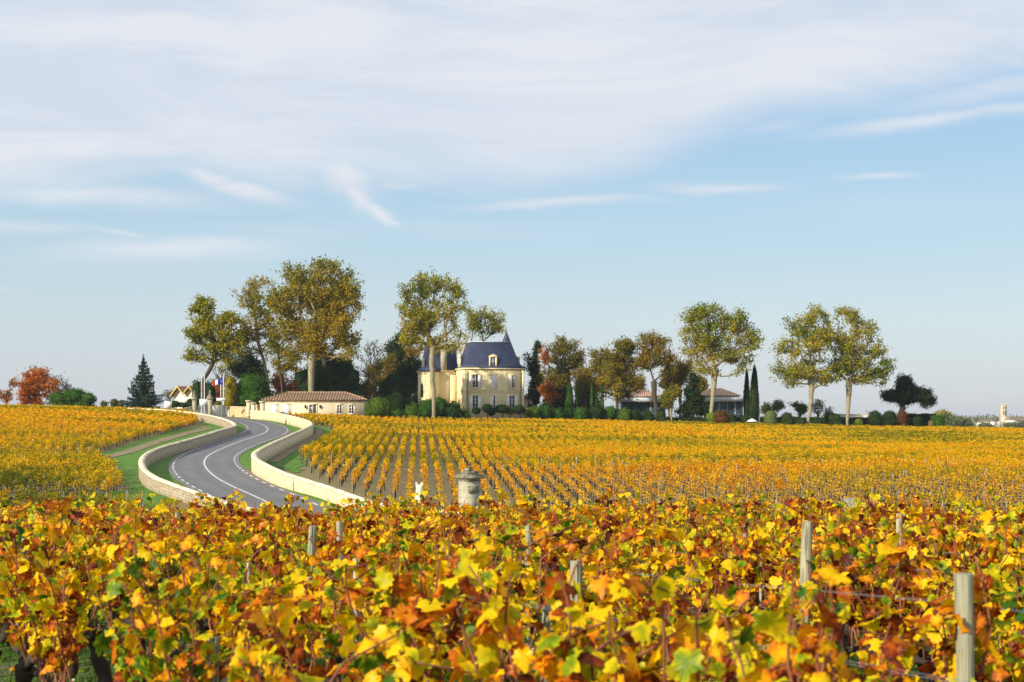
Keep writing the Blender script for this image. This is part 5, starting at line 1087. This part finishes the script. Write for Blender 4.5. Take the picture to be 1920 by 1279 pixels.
# ================================================================ vines
rg = np.random.default_rng(77)
def leaf_outline():
    """five lobed vine leaf, stalk at the origin, tip along +y, about one unit wide"""
    p = [(0, 0), (.16, -.12), (.34, -.10), (.40, .06), (.52, .16), (.44, .30), (.56, .46), (.40, .54), (.34, .62), (.22, .66), (.14, .84), (0, .98)]
    q = p + [(-x, y) for x, y in p[-2:0:-1]]; return np.array(q)
LO = leaf_outline()
def toothed(o):
    q = []
    for i in range(len(o)):
        a, b = o[i], o[(i + 1) % len(o)]; mid = (a + b) / 2; out = mid - np.array([0, .36]); q += [a, mid + out * (.10 if i % 2 else -.05)]
    return np.array(q)
LT = toothed(LO)
def real_leaves(m, P0, size, rg, droop=.5, sub=1):
    """full lobed leaves hanging from the points P0"""
    n = len(P0); o = LT; k = len(o)
    if sub > 1: o = LO[[0, 2, 4, 6, 8, 11, 14, 16, 18, 20]]; k = len(o)
    a = rg.uniform(0, 2 * math.pi, n); tilt = rg.normal(droop + .25, .6, n); roll = rg.normal(0, .6, n); s = size * rg.uniform(.45, 1.3, n)
    fy = np.stack([np.cos(a) * np.cos(tilt), np.sin(a) * np.cos(tilt), -np.sin(tilt)], 1); sx = np.stack([-np.sin(a), np.cos(a), np.zeros(n)], 1)
    nz = np.cross(sx, fy); sx2 = sx * np.cos(roll)[:, None] + nz * np.sin(roll)[:, None]; nz2 = np.cross(sx2, fy)
    fold = rg.uniform(.05, .75, n); curl = rg.uniform(-.6, .55, n); wav = rg.uniform(0, 6, n)
    X = o[:, 0][None]; Y = o[:, 1][None]; Z = fold[:, None] * np.abs(X) + curl[:, None] * Y ** 2 + .05 * np.sin(X * 9 + wav[:, None]) + .04 * np.sin(Y * 11 + wav[:, None] * 2)
    V = P0[:, None] + s[:, None, None] * (X[..., None] * sx2[:, None] + Y[..., None] * fy[:, None] + Z[..., None] * nz2[:, None])
    c = P0 + s[:, None] * (.36 * fy + (curl * .13)[:, None] * nz2); V = np.concatenate([V, c[:, None]], 1)
    j = np.arange(k); f = np.stack([j, (j + 1) % k, np.full(k, k)], 1); F_ = (np.arange(n)[:, None, None] * (k + 1) + f[None]).reshape(-1, 3)
    R_ = np.repeat(rg.uniform(0, 1, n)[:, None], k + 1, 1); R_[:, -1] -= .13; R_[:, :-1] += rg.normal(.04, .05, (n, k)); m.add(V.reshape(-1, 3), F_, R_.ravel())
def vine_parts(seed, detail=True):
    """row runs along local x"""
    rg = np.random.default_rng(seed); tk, cn, lf = MB(), MB(), MB()
    h = rg.uniform(.36, .5); n = 9; z = np.linspace(-.15, h, n); p = np.c_[rg.normal(0, .018, n).cumsum(), rg.normal(0, .018, n).cumsum(), z]; p[:, :2] -= p[1, :2]
    r = np.array([.075, .062, .05, .056, .045, .055, .048, .06, .065]) * rg.uniform(.85, 1.2) * (1 + rg.normal(0, .12, n)); tk.tube(p, r, 9)
    top = p[-1]; sp = []
    for s in (-1, 1):
        L = rg.uniform(.26, .42); q = np.linspace(0, 1, 6); a = top + np.c_[s * L * q, rg.normal(0, .01, 6), .10 * np.sin(q * 2.2)]; tk.tube(a, np.linspace(.042, .018, 6) * (1 + rg.normal(0, .15, 6)), 7); sp += [a[2], a[3], a[4], a[5]]
    sp += [top, top]; P0 = []; 
    nc = 15 if detail else 11
    for i in range(nc):
        b = sp[i % len(sp)] + rg.normal(0, .012, 3); L = rg.uniform(.5, .92) if rg.random() < .80 else rg.uniform(.85, 1.2); m_ = 9; q = np.linspace(0, 1, m_)
        lx, ly = rg.normal(0, .13), rg.normal(0, .14); w = rg.uniform(0, 6); c = b + np.c_[lx * q + .02 * np.sin(q * 9 + w), ly * q ** 1.3 + .02 * np.cos(q * 8 + w), L * (q - .12 * q ** 3)]
        if rg.random() < .25: c[:, 2] -= .5 * np.clip(q - .6, 0, 1) * L; c[:, 1] += np.sign(ly) * .5 * np.clip(q - .6, 0, 1)
        cn.tube(c, np.linspace(.008, .004, m_), 5 if detail else 3, cap=False)
        nl = rg.integers(10, 16); u = np.sort(rg.uniform(.16, .97, nl) ** .85); pts = np.stack([np.interp(u, q, c[:, j]) for j in range(3)], 1); d = rg.normal(size=(nl, 3)); d[:, 2] = np.abs(d[:, 2]) * .3; d /= np.linalg.norm(d, axis=1)[:, None]
        e = pts + d * rg.uniform(.03, .09, (nl, 1)); P0.append(e)
        if detail:
            for a_, b_ in zip(pts, e): cn.tube([a_, b_], [.0022, .0014], 3, cap=False)
    P0 = np.concatenate(P0); real_leaves(lf, P0, .088, rg, sub=1 if detail else 2)
    return tk, cn, lf
# ---- the nearest vines, each a plant of its own
NPX = [(1818, 1076, 6.7, .046, 'thick grey round post with flat top at the right, largest of all the posts'), (1502, 978, 10.3, .044, 'pale round post with flat top right of centre'), (1080, 1052, 9.0, .042, 'tall weathered post near the middle, half hidden by leaves'), (572, 986, 13.8, .046, 'mossy round post left of the centre'), (1687, 963, 15.5, .042, 'thin broken topped post behind the large right post'), (989, 985, 15, .036, 'narrow yellowish post behind the middle post'), (640, 978, 17, .040, 'dark thin post just right of the mossy post'), (1012, 1135, 8.6, .03, 'short grey post beside the tall weathered one'), (46, 1010, 12.6, .026, 'thin leaning grey stake at the left edge'), (398, 1195, 7.2, .036, 'low grey post at the lower left, only its upper part clear of leaves'), (330, 962, 22, .04, 'small pale post top on the left between yellow leaves'), (228, 958, 20, .036, 'dark thin post among leaves on the left'), (842, 1090, 9.5, .02, 'thin pale stake left of the middle'), (457, 968, 24, .038, 'small grey post top right of the left field'), (1385, 985, 14, .03, 'dark stake left of the pale round post')]
AD = np.array([.50, -.866]); AN = np.array([.866, .50])            # the rows of the near plot run down to the right
SP = 1.04; pts = []
for kx in range(-40, 90):
    for j in range(-90, 60):
        p = AN * kx * SP + AD * (j * 1.0 + (kx * .37) % 1.0); x, y = p
        if y < 4.3 or y > 39.5 + .03 * x * 3 or abs(x) > .375 * y + 1.1: continue
        if y < 7.2 and x < -.17 * y: continue              # open headland at the lower left
        if y < 8.7 and x < -.28 * y: continue
        if any(abs(x - (q[0] - CX) / F * y) < .30 and q[2] - 1.7 < y < q[2] + .3 for q in NPX[:9]): continue
        if rg.random() < .03: continue
        pts.append((y, x + rg.normal(0, .03), y + rg.normal(0, .03), kx))
pts.sort(); near, rest = pts[:300], pts[300:]
ang = math.atan2(AD[1], AD[0])
vis = []
NP = 7
for i, (_, x, y, kx) in enumerate(near):
    rz = ang + (math.pi if rg.random() < .5 else 0) + rg.normal(0, .06); z = gz(x, y); sc = rg.uniform(.86, 1.12)
    if i < NP:
        r = thing('grapevine', 'grapevine with gold, rust and green autumn leaves standing in the nearest vineyard plot', 'grapevine', (x, y, z), rz, 'grapevines of the nearest plot')
        tk_, cn_, lf_ = vine_parts(500 + i); tk_.build('trunk', M['vine_bark'], r, smooth=True); cn_.build('canes', M['cane'], r, smooth=True); lf_.build('foliage', M['vine_near'], r); vis.append(r)
    else: r = copy_tree(vis[rg.integers(0, NP)], (x, y, z), rz)
    r.scale = (sc, sc, sc * rg.uniform(.94, 1.06))
# ---- all the other vines: one object, instanced from a few plants
src = bpy.data.collections.new('vine_variants')
def variant(name, parts, mats):
    mesh_obs = [p.build(name, m_) for p, m_ in zip(parts, mats)]
    V = []; loops = []; sizes = []; mi = []; a = []; off = 0
    for q, ob in enumerate(mesh_obs):
        me = ob.data; n = len(me.vertices); co = np.empty(n * 3, np.float32); me.vertices.foreach_get('co', co); V.append(co.reshape(-1, 3)); at = np.empty(n, np.float32); me.attributes['rnd'].data.foreach_get('value', at); a.append(at)
        li = np.empty(len(me.loops), np.int32); me.loops.foreach_get('vertex_index', li); loops.append(li + off); sz = np.empty(len(me.polygons), np.int32); me.polygons.foreach_get('loop_total', sz); sizes.append(sz); mi.append(np.full(len(sz), q)); off += n
        bpy.data.objects.remove(ob)
    V, loops, sizes, mi, a = map(np.concatenate, (V, loops, sizes, mi, a)); me = bpy.data.meshes.new(name); me.vertices.add(len(V)); me.vertices.foreach_set('co', V.ravel()); me.loops.add(len(loops)); me.loops.foreach_set('vertex_index', loops.astype(np.int32))
    me.polygons.add(len(sizes)); me.polygons.foreach_set('loop_start', np.r_[0, np.cumsum(sizes)[:-1]].astype(np.int32)); me.polygons.foreach_set('material_index', mi.astype(np.int32)); at = me.attributes.new('rnd', 'FLOAT', 'POINT'); at.data.foreach_set('value', a)
    me.update(calc_edges=True)
    for m_ in mats: me.materials.append(m_)
    o = bpy.data.objects.new(name, me); src.objects.link(o); return o
for i in range(3): variant('a_vine_%d' % i, vine_parts(600 + i, False), (M['vine_bark'], M['cane'], M['vine_near']))
def hedge_vine(seed, nl, size, top=1.18, bot=.42, wid=.16, thin=False):
    rg = np.random.default_rng(seed); tk, cn, lf = MB(), MB(), MB()
    tk.tube([(0, 0, -.15), (rg.normal(0, .03), 0, .25), (0, 0, .5)], [.05, .04, .045], 5); tk.tube([(-.35, 0, .54), (0, 0, .5), (.35, 0, .54)], [.02, .035, .02], 4)
    for i in range(6): x = rg.uniform(-.42, .42); cn.tube([(x, 0, .5), (x + rg.normal(0, .05), rg.normal(0, .05), rg.uniform(.9, 1.15))], [.007, .004], 3, cap=False)
    z = bot + (top - bot) * rg.beta(1.6, 1.25, nl); x = rg.uniform(-.55, .55, nl); y = rg.normal(0, wid * .62, nl) * (1.15 - .4 * (z - bot) / (top - bot)); z += .07 * np.sin(x * 7 + seed)
    cards(lf, np.c_[x, y, z], size, rg, aspect=.85, jitter=.4); return tk, cn, lf
for i in range(4): variant('b_vine_%d' % i, hedge_vine(700 + i, 120, .118, 1.12, .42, .17), (M['vine_bark'], M['cane'], M['vine_far']))       # leafy plots
for i in range(3): variant('c_vine_%d' % i, hedge_vine(720 + i, 29, .115, 1.05, .5, .14), (M['vine_bark'], M['cane'], M['vine_far']))       # thinner plants at the bottom of the striped plot
for i in range(3): variant('d_vine_%d' % i, hedge_vine(740 + i, 60, .19, 1.12, .35, .24), (M['vine_bark'], M['cane'], M['vine_far']))       # far away
rows = []; POSTS = []
def plot(poly, spacing, rdir, leafy, jit=.06, gaps=.03, stop=(), step=1.05, phase=0.0, posts=9, endposts=True, pheight=1.06):
    rdir = np.array(rdir) / np.linalg.norm(rdir); nn = np.array([rdir[1], -rdir[0]]); poly = np.array(poly); a = poly @ nn; b = poly @ rdir
    X = []; 
    for r in np.arange(math.floor(a.min()), a.max(), spacing):
        s = np.arange(b.min(), b.max(), step) + rg.uniform(0, step); q = nn * (r + phase) + rdir * s[:, None]; k = inside(q[:, 0], q[:, 1], poly) & (np.abs(q[:, 0]) < .385 * q[:, 1] + 3)
        for c0, c1 in stop:
            yy = q[:, 1] - .02 * q[:, 0]; k &= ~((yy > c0) & (yy < c1))
        q = q[k]
        if len(q) < 2: continue
        brk = np.r_[True, np.diff(q @ rdir) > step * 1.6]; brk_end = np.r_[brk[1:], True]
        for e in np.nonzero(brk | brk_end)[0]:
            if endposts: POSTS.append((q[e, 0], q[e, 1], pheight if q[e, 1] < 150 else .9))
        for e in range(int(rg.integers(0, posts)), len(q), posts): POSTS.append((q[e, 0] + rdir[0] * .5, q[e, 1] + rdir[1] * .5, pheight if q[e, 1] < 140 else .98))
        q = q[rg.random(len(q)) > gaps]; X.append(q)
    X = np.concatenate(X); X = X + rg.normal(0, jit, X.shape); D = X[:, 1]; n = len(X); lf = leafy(X); var = np.where(D > 190, rg.integers(10, 13, n) - 0, np.where(rg.random(n) < lf, rg.integers(3, 7, n), rg.integers(7, 10, n)))
    rows.append((X, math.atan2(rdir[1], rdir[0]), var))
f0 = hit(562, 862); g0 = hit(590, 842); h0 = hit(632, 812)
leafy_main = lambda X: np.clip((X[:, 1] - 108) / 34, .05, 1) 
pm = [(-4., 93.), (8., 91.), (60, 91), (125, 292), (90, 286), (70, 283), (40, 279), (10, 275), (-10, 269), (-22, 265), (-30, 262), (-33, 256), tuple(hit(600, 797)), tuple(h0), tuple(g0), tuple(f0), tuple(hit(566, 893) + [.8, 0]), tuple(hit(610, 915) + [.8, 0]), tuple(hit(660, 932) + [.8, 0])]
plot(pm, 1.02, RD, leafy_main, stop=[(130.4, 132.4), (219.6, 222.4)], posts=8)
up = [tuple(hit(600, 797)), tuple(hit(590, 799)), tuple(hit(560, 788) + [-.5, 4.]), tuple(hit(548, 783) + [0, 3.5]), (-38, 251.), (-33, 256.)]
plot(up, 1.02, RD, lambda X: np.ones(len(X)), posts=6)
# left hand plots
ue = [tuple(hit(186, 852)), tuple(hit(215, 842)), tuple(hit(252, 829)), tuple(hit(310, 814)), tuple(hit(352, 803)), tuple(hit(371, 796)), tuple(hit(362, 788)), tuple(hit(320, 779) + [0, 1]), tuple(hit(285, 776) + [-2, 0])]
plot(ue + [(-62, 243), (-70, 250), (-110, 255), (-62, 148)], 1.02, (-.055, 1.0), lambda X: np.ones(len(X)), posts=6, phase=.3)
le = [tuple(hit(182, 858)), tuple(hit(202, 880)), tuple(hit(228, 907)), tuple(hit(232, 922))]
plot([(-60, 146), (-60, 101.5)] + [(le[-1][0], 101.5)] + le[::-1], 1.02, (-.055, 1.0), lambda X: np.full(len(X), .9), posts=5, phase=.1, stop=[(143.5, 147)])
plot([(-46, 99), (-46, 84), (-22, 84), (-23, 97)], 1.02, (-.055, 1.0), lambda X: np.full(len(X), .8), posts=4)
# gather everything into the single object
PX = [np.array([(x, y) for _, x, y, _ in rest])]; AR = [np.full(len(rest), ang)]; VA = [rg.integers(0, 3, len(rest))]
for X, a_, v_ in rows: PX.append(X); AR.append(np.full(len(X), a_)); VA.append(v_)
PX = np.concatenate(PX); AR = np.concatenate(AR) + rg.choice([0, math.pi], len(PX)) + rg.normal(0, .05, len(PX)); VA = np.concatenate(VA)
me = bpy.data.meshes.new('grapevines'); me.vertices.add(len(PX)); me.vertices.foreach_set('co', np.c_[PX, ground(PX[:, 0], PX[:, 1])].astype(np.float32).ravel())
for nm, ty, dat in (('rot', 'FLOAT', AR), ('scl', 'FLOAT', rg.uniform(.84, 1.14, len(PX))), ('var', 'INT', VA)):
    at = me.attributes.new(nm, ty, 'POINT'); at.data.foreach_set('value', dat.astype(np.int32 if ty == 'INT' else np.float32))
me.update(); vo = bpy.data.objects.new('grapevines', me); S.collection.objects.link(vo)
tag(vo, 'golden and rust coloured vines filling the rows of all the plots beyond the nearest vines', 'grapevines', kind='stuff')
ng = bpy.data.node_groups.new('vine_rows', 'GeometryNodeTree'); ng.interface.new_socket('Geometry', in_out='INPUT', socket_type='NodeSocketGeometry'); ng.interface.new_socket('Geometry', in_out='OUTPUT', socket_type='NodeSocketGeometry')
a_ = ng.nodes.new('NodeGroupInput'); z_ = ng.nodes.new('NodeGroupOutput'); ip = ng.nodes.new('GeometryNodeInstanceOnPoints'); ci = ng.nodes.new('GeometryNodeCollectionInfo')
ci.inputs['Collection'].default_value = src; ci.inputs['Separate Children'].default_value = True; ci.inputs['Reset Children'].default_value = True
def nattr(nm, ty): n_ = ng.nodes.new('GeometryNodeInputNamedAttribute'); n_.data_type = ty; n_.inputs[0].default_value = nm; return next(o for o in n_.outputs if o.enabled and o.name == 'Attribute')
cx = ng.nodes.new('ShaderNodeCombineXYZ'); ng.links.new(nattr('rot', 'FLOAT'), cx.inputs[2]); ng.links.new(a_.outputs[0], ip.inputs['Points']); ng.links.new(ci.outputs[0], ip.inputs['Instance']); ip.inputs['Pick Instance'].default_value = True
ng.links.new(nattr('var', 'INT'), ip.inputs['Instance Index']); ng.links.new(cx.outputs[0], ip.inputs['Rotation']); ng.links.new(nattr('scl', 'FLOAT'), ip.inputs['Scale']); ng.links.new(ip.outputs[0], z_.inputs[0])
md = vo.modifiers.new('rows', 'NODES'); md.node_group = ng
# ---- posts: the prominent ones of the near plot first (photo position of the top, distance, diameter)
def wpost(x, y, h, r, label, lean=(0, 0), seed=0):
    z = gz(x, y); m = MB(); rg_ = np.random.default_rng(seed); n = 7; q = np.linspace(-.3, h, n); m.tube(np.c_[q * lean[0] * 2, q * lean[1] * 2, q], r * .88 * (1 + rg_.normal(0, .05, n)), 12)
    o = m.build('vine_post', M['post'], loc=(x, y, z)); return tag(o, label, 'post')
for i, (px, py, D, r_, lab) in enumerate(NPX):
    x = (px - CX) / F * D; h = (HY - py) / F * D - gz(x, D); wpost(x, D, max(.5, h), r_, lab, (rg.normal(0, .02), rg.normal(0, .02)), i)
# thin stakes: nearest ones one by one, the rest together
fore = []
for _, x, y, kx in pts[20:]:
    if rg.random() < .05: fore.append((x + .3 * AD[0], y + .3 * AD[1], rg.uniform(.85, 1.2)))
allp = sorted(fore + [p for p in POSTS if abs(p[0]) < .37 * p[1] + 1], key=lambda p: p[1]); take = allp[:270]; lots = allp[270:]
sm = []
for i in range(5):
    m = MB(); m.tube([(0, 0, -.2), (rg.normal(0, .03), rg.normal(0, .03), 1.0)], [.022, .019], 6)
    if i == 0: pass
    sm.append(m)
protos = []
for i, (x, y, h) in enumerate(take):
    if i < 5: o = sm[i].build('vine_stake', M['stake'], loc=(x, y, gz(x, y))); protos.append(o)
    else: o = protos[i % 5].copy(); S.collection.objects.link(o); o.location = (x, y, gz(x, y))
    o.scale = (1, 1, h * rg.uniform(.94, 1.08)); near_ = y < 45
    tag(o, 'thin grey wooden stake among the vines of the nearest plot' if near_ else 'thin pale stake at a vine row of the middle distance plots', 'stake', 'stakes in the nearest plot' if near_ else 'stakes in the middle distance plots')
m = MB()
for x, y, h in lots: z = gz(x, y); w = .02; hh = h * rg.uniform(.92, 1.08); dx_, dy_ = rg.normal(0, .04, 2); m.box(x - w, x + w, y - w, y + w, z - .1, z + hh)
tag(m.build('vine_stakes', M['stake']), 'countless thin pale stakes in the vine rows further off', 'stakes', kind='stuff')
# ---- trellis wires of the nearest rows
kk = sorted(set(kx for _, _, y, kx in near if y < 17)); wl = ['lowest', 'middle', 'top']
for kx in kk:
    js = np.arange(-60, 40, 1.0); q = AN * kx * SP + AD * js[:, None]; k_ = (q[:, 1] > 2.5) & (q[:, 1] < 20) & (np.abs(q[:, 0]) < .4 * q[:, 1] + 1.5) & (q[:, 0] > -.05 * q[:, 1])
    q = q[k_]
    if len(q) < 3 or kx % 2: continue
    r = thing('trellis_wire', 'taut grey wires strung along a row of the nearest vines', 'wire', (q[0, 0], q[0, 1], gz(*q[0])), 0, 'wires along the nearest rows')
    for h in (.80, 1.02):
        for dy in (-.03, .03) if h > .9 else (0,):
            p = np.c_[q, ground(q[:, 0], q[:, 1]) + h + .012 * np.sin(np.arange(len(q)) * 1.3)] + np.array([AN[0] * dy, AN[1] * dy, 0]); m = MB(); m.tube(p - np.array(r.location), .0013, 4, cap=False); m.build('strand', M['steel'], r)
# ---- grass, fallen leaves and stones on the near ground
n = 110000; y = 3.2 + 20 * rg.random(n) ** 1.3; x = rg.uniform(-.42, .40, n) * y
keep = (np.sin(x * 2.1 + y) * np.sin(y * 1.7 - x) + rg.normal(0, .5, n)) > -.25; x, y = x[keep], y[keep]; n = len(x); z = ground(x, y); a = rg.uniform(0, 6.28, n); h = rg.uniform(.03, .12, n); w = .006; lx, ly = rg.normal(0, .03, (2, n))
V = np.stack([np.stack([x - w * np.cos(a), y - w * np.sin(a), z - .01], 1), np.stack([x + w * np.cos(a), y + w * np.sin(a), z - .01], 1), np.stack([x + lx, y + ly, z + h], 1)], 1).reshape(-1, 3)
m = MB(); m.add(V, np.arange(3 * n).reshape(n, 3), np.repeat(rg.uniform(0, 1, n), 3)); M['blades'] = leafmat('grass blades', [(.2, (.035, .10, .010)), (.5, (.075, .18, .016)), (.85, (.17, .24, .04))], .3, 1, .6)
tag(m.build('grass', M['blades']), 'short green grass and weeds between the nearest vines', 'grass', kind='stuff')
n = 1500; y = 3.5 + 18 * rg.random(n); x = rg.uniform(-.42, .38, n) * y; z = ground(x, y); m = MB(); s = rg.uniform(.008, .035, n)
u = np.array([(1, 0, 0), (-1, 0, 0), (0, 1, 0), (0, -1, 0), (0, 0, .7), (0, 0, -.5), (.6, .6, .3), (-.6, -.6, .3)]); fo = [(4, 0, 6), (4, 6, 2), (4, 2, 1), (4, 1, 7), (4, 7, 3), (4, 3, 0), (5, 2, 6), (5, 6, 0), (5, 1, 2), (5, 7, 1), (5, 3, 7), (5, 0, 3)]
V = (np.stack([x, y, z + s * .2], 1)[:, None] + u[None] * s[:, None, None] * rg.uniform(.7, 1.3, (n, 8, 1))).reshape(-1, 3); m.add(V, (np.arange(n)[:, None, None] * 8 + np.array(fo)[None]).reshape(-1, 3))
M['pebble'] = plain('pale gravel', (.55, .52, .45), .9, .3, 20); tag(m.build('gravel', M['pebble']), 'small pale pebbles scattered on the soil under the nearest vines', 'gravel', kind='stuff')
n = 1300; y = 3.5 + 16 * rg.random(n); x = rg.uniform(-.42, .38, n) * y; m = MB(); real_leaves(m, np.stack([x, y, ground(x, y) + .02], 1), .09, rg, droop=.05, sub=2); tag(m.build('fallen_leaves', M['vine_near']), 'fallen yellow and brown vine leaves lying on the ground', 'leaves', kind='stuff')
# ================================================================ the air
hz = MB(); hz.box(-3000, 3000, -120, 5200, -12.5, 42); ho = hz.build('haze', None)
def air(g):
    out = g.new('ShaderNodeVolumePrincipled'); out.inputs['Color'].default_value = (.82, .88, 1, 1); out.inputs['Density'].default_value = .00009; out.inputs['Anisotropy'].default_value = .2
    return out
hm = bpy.data.materials.new('haze'); hm.use_nodes = True; g = N(hm.node_tree); g.n.clear(); o_ = g.new('ShaderNodeOutputMaterial'); g.l.new(air(g).outputs[0], o_.inputs['Volume']); ho.data.materials.append(hm)
tag(ho, 'thin pale autumn haze over the vineyards', 'haze', kind='stuff')
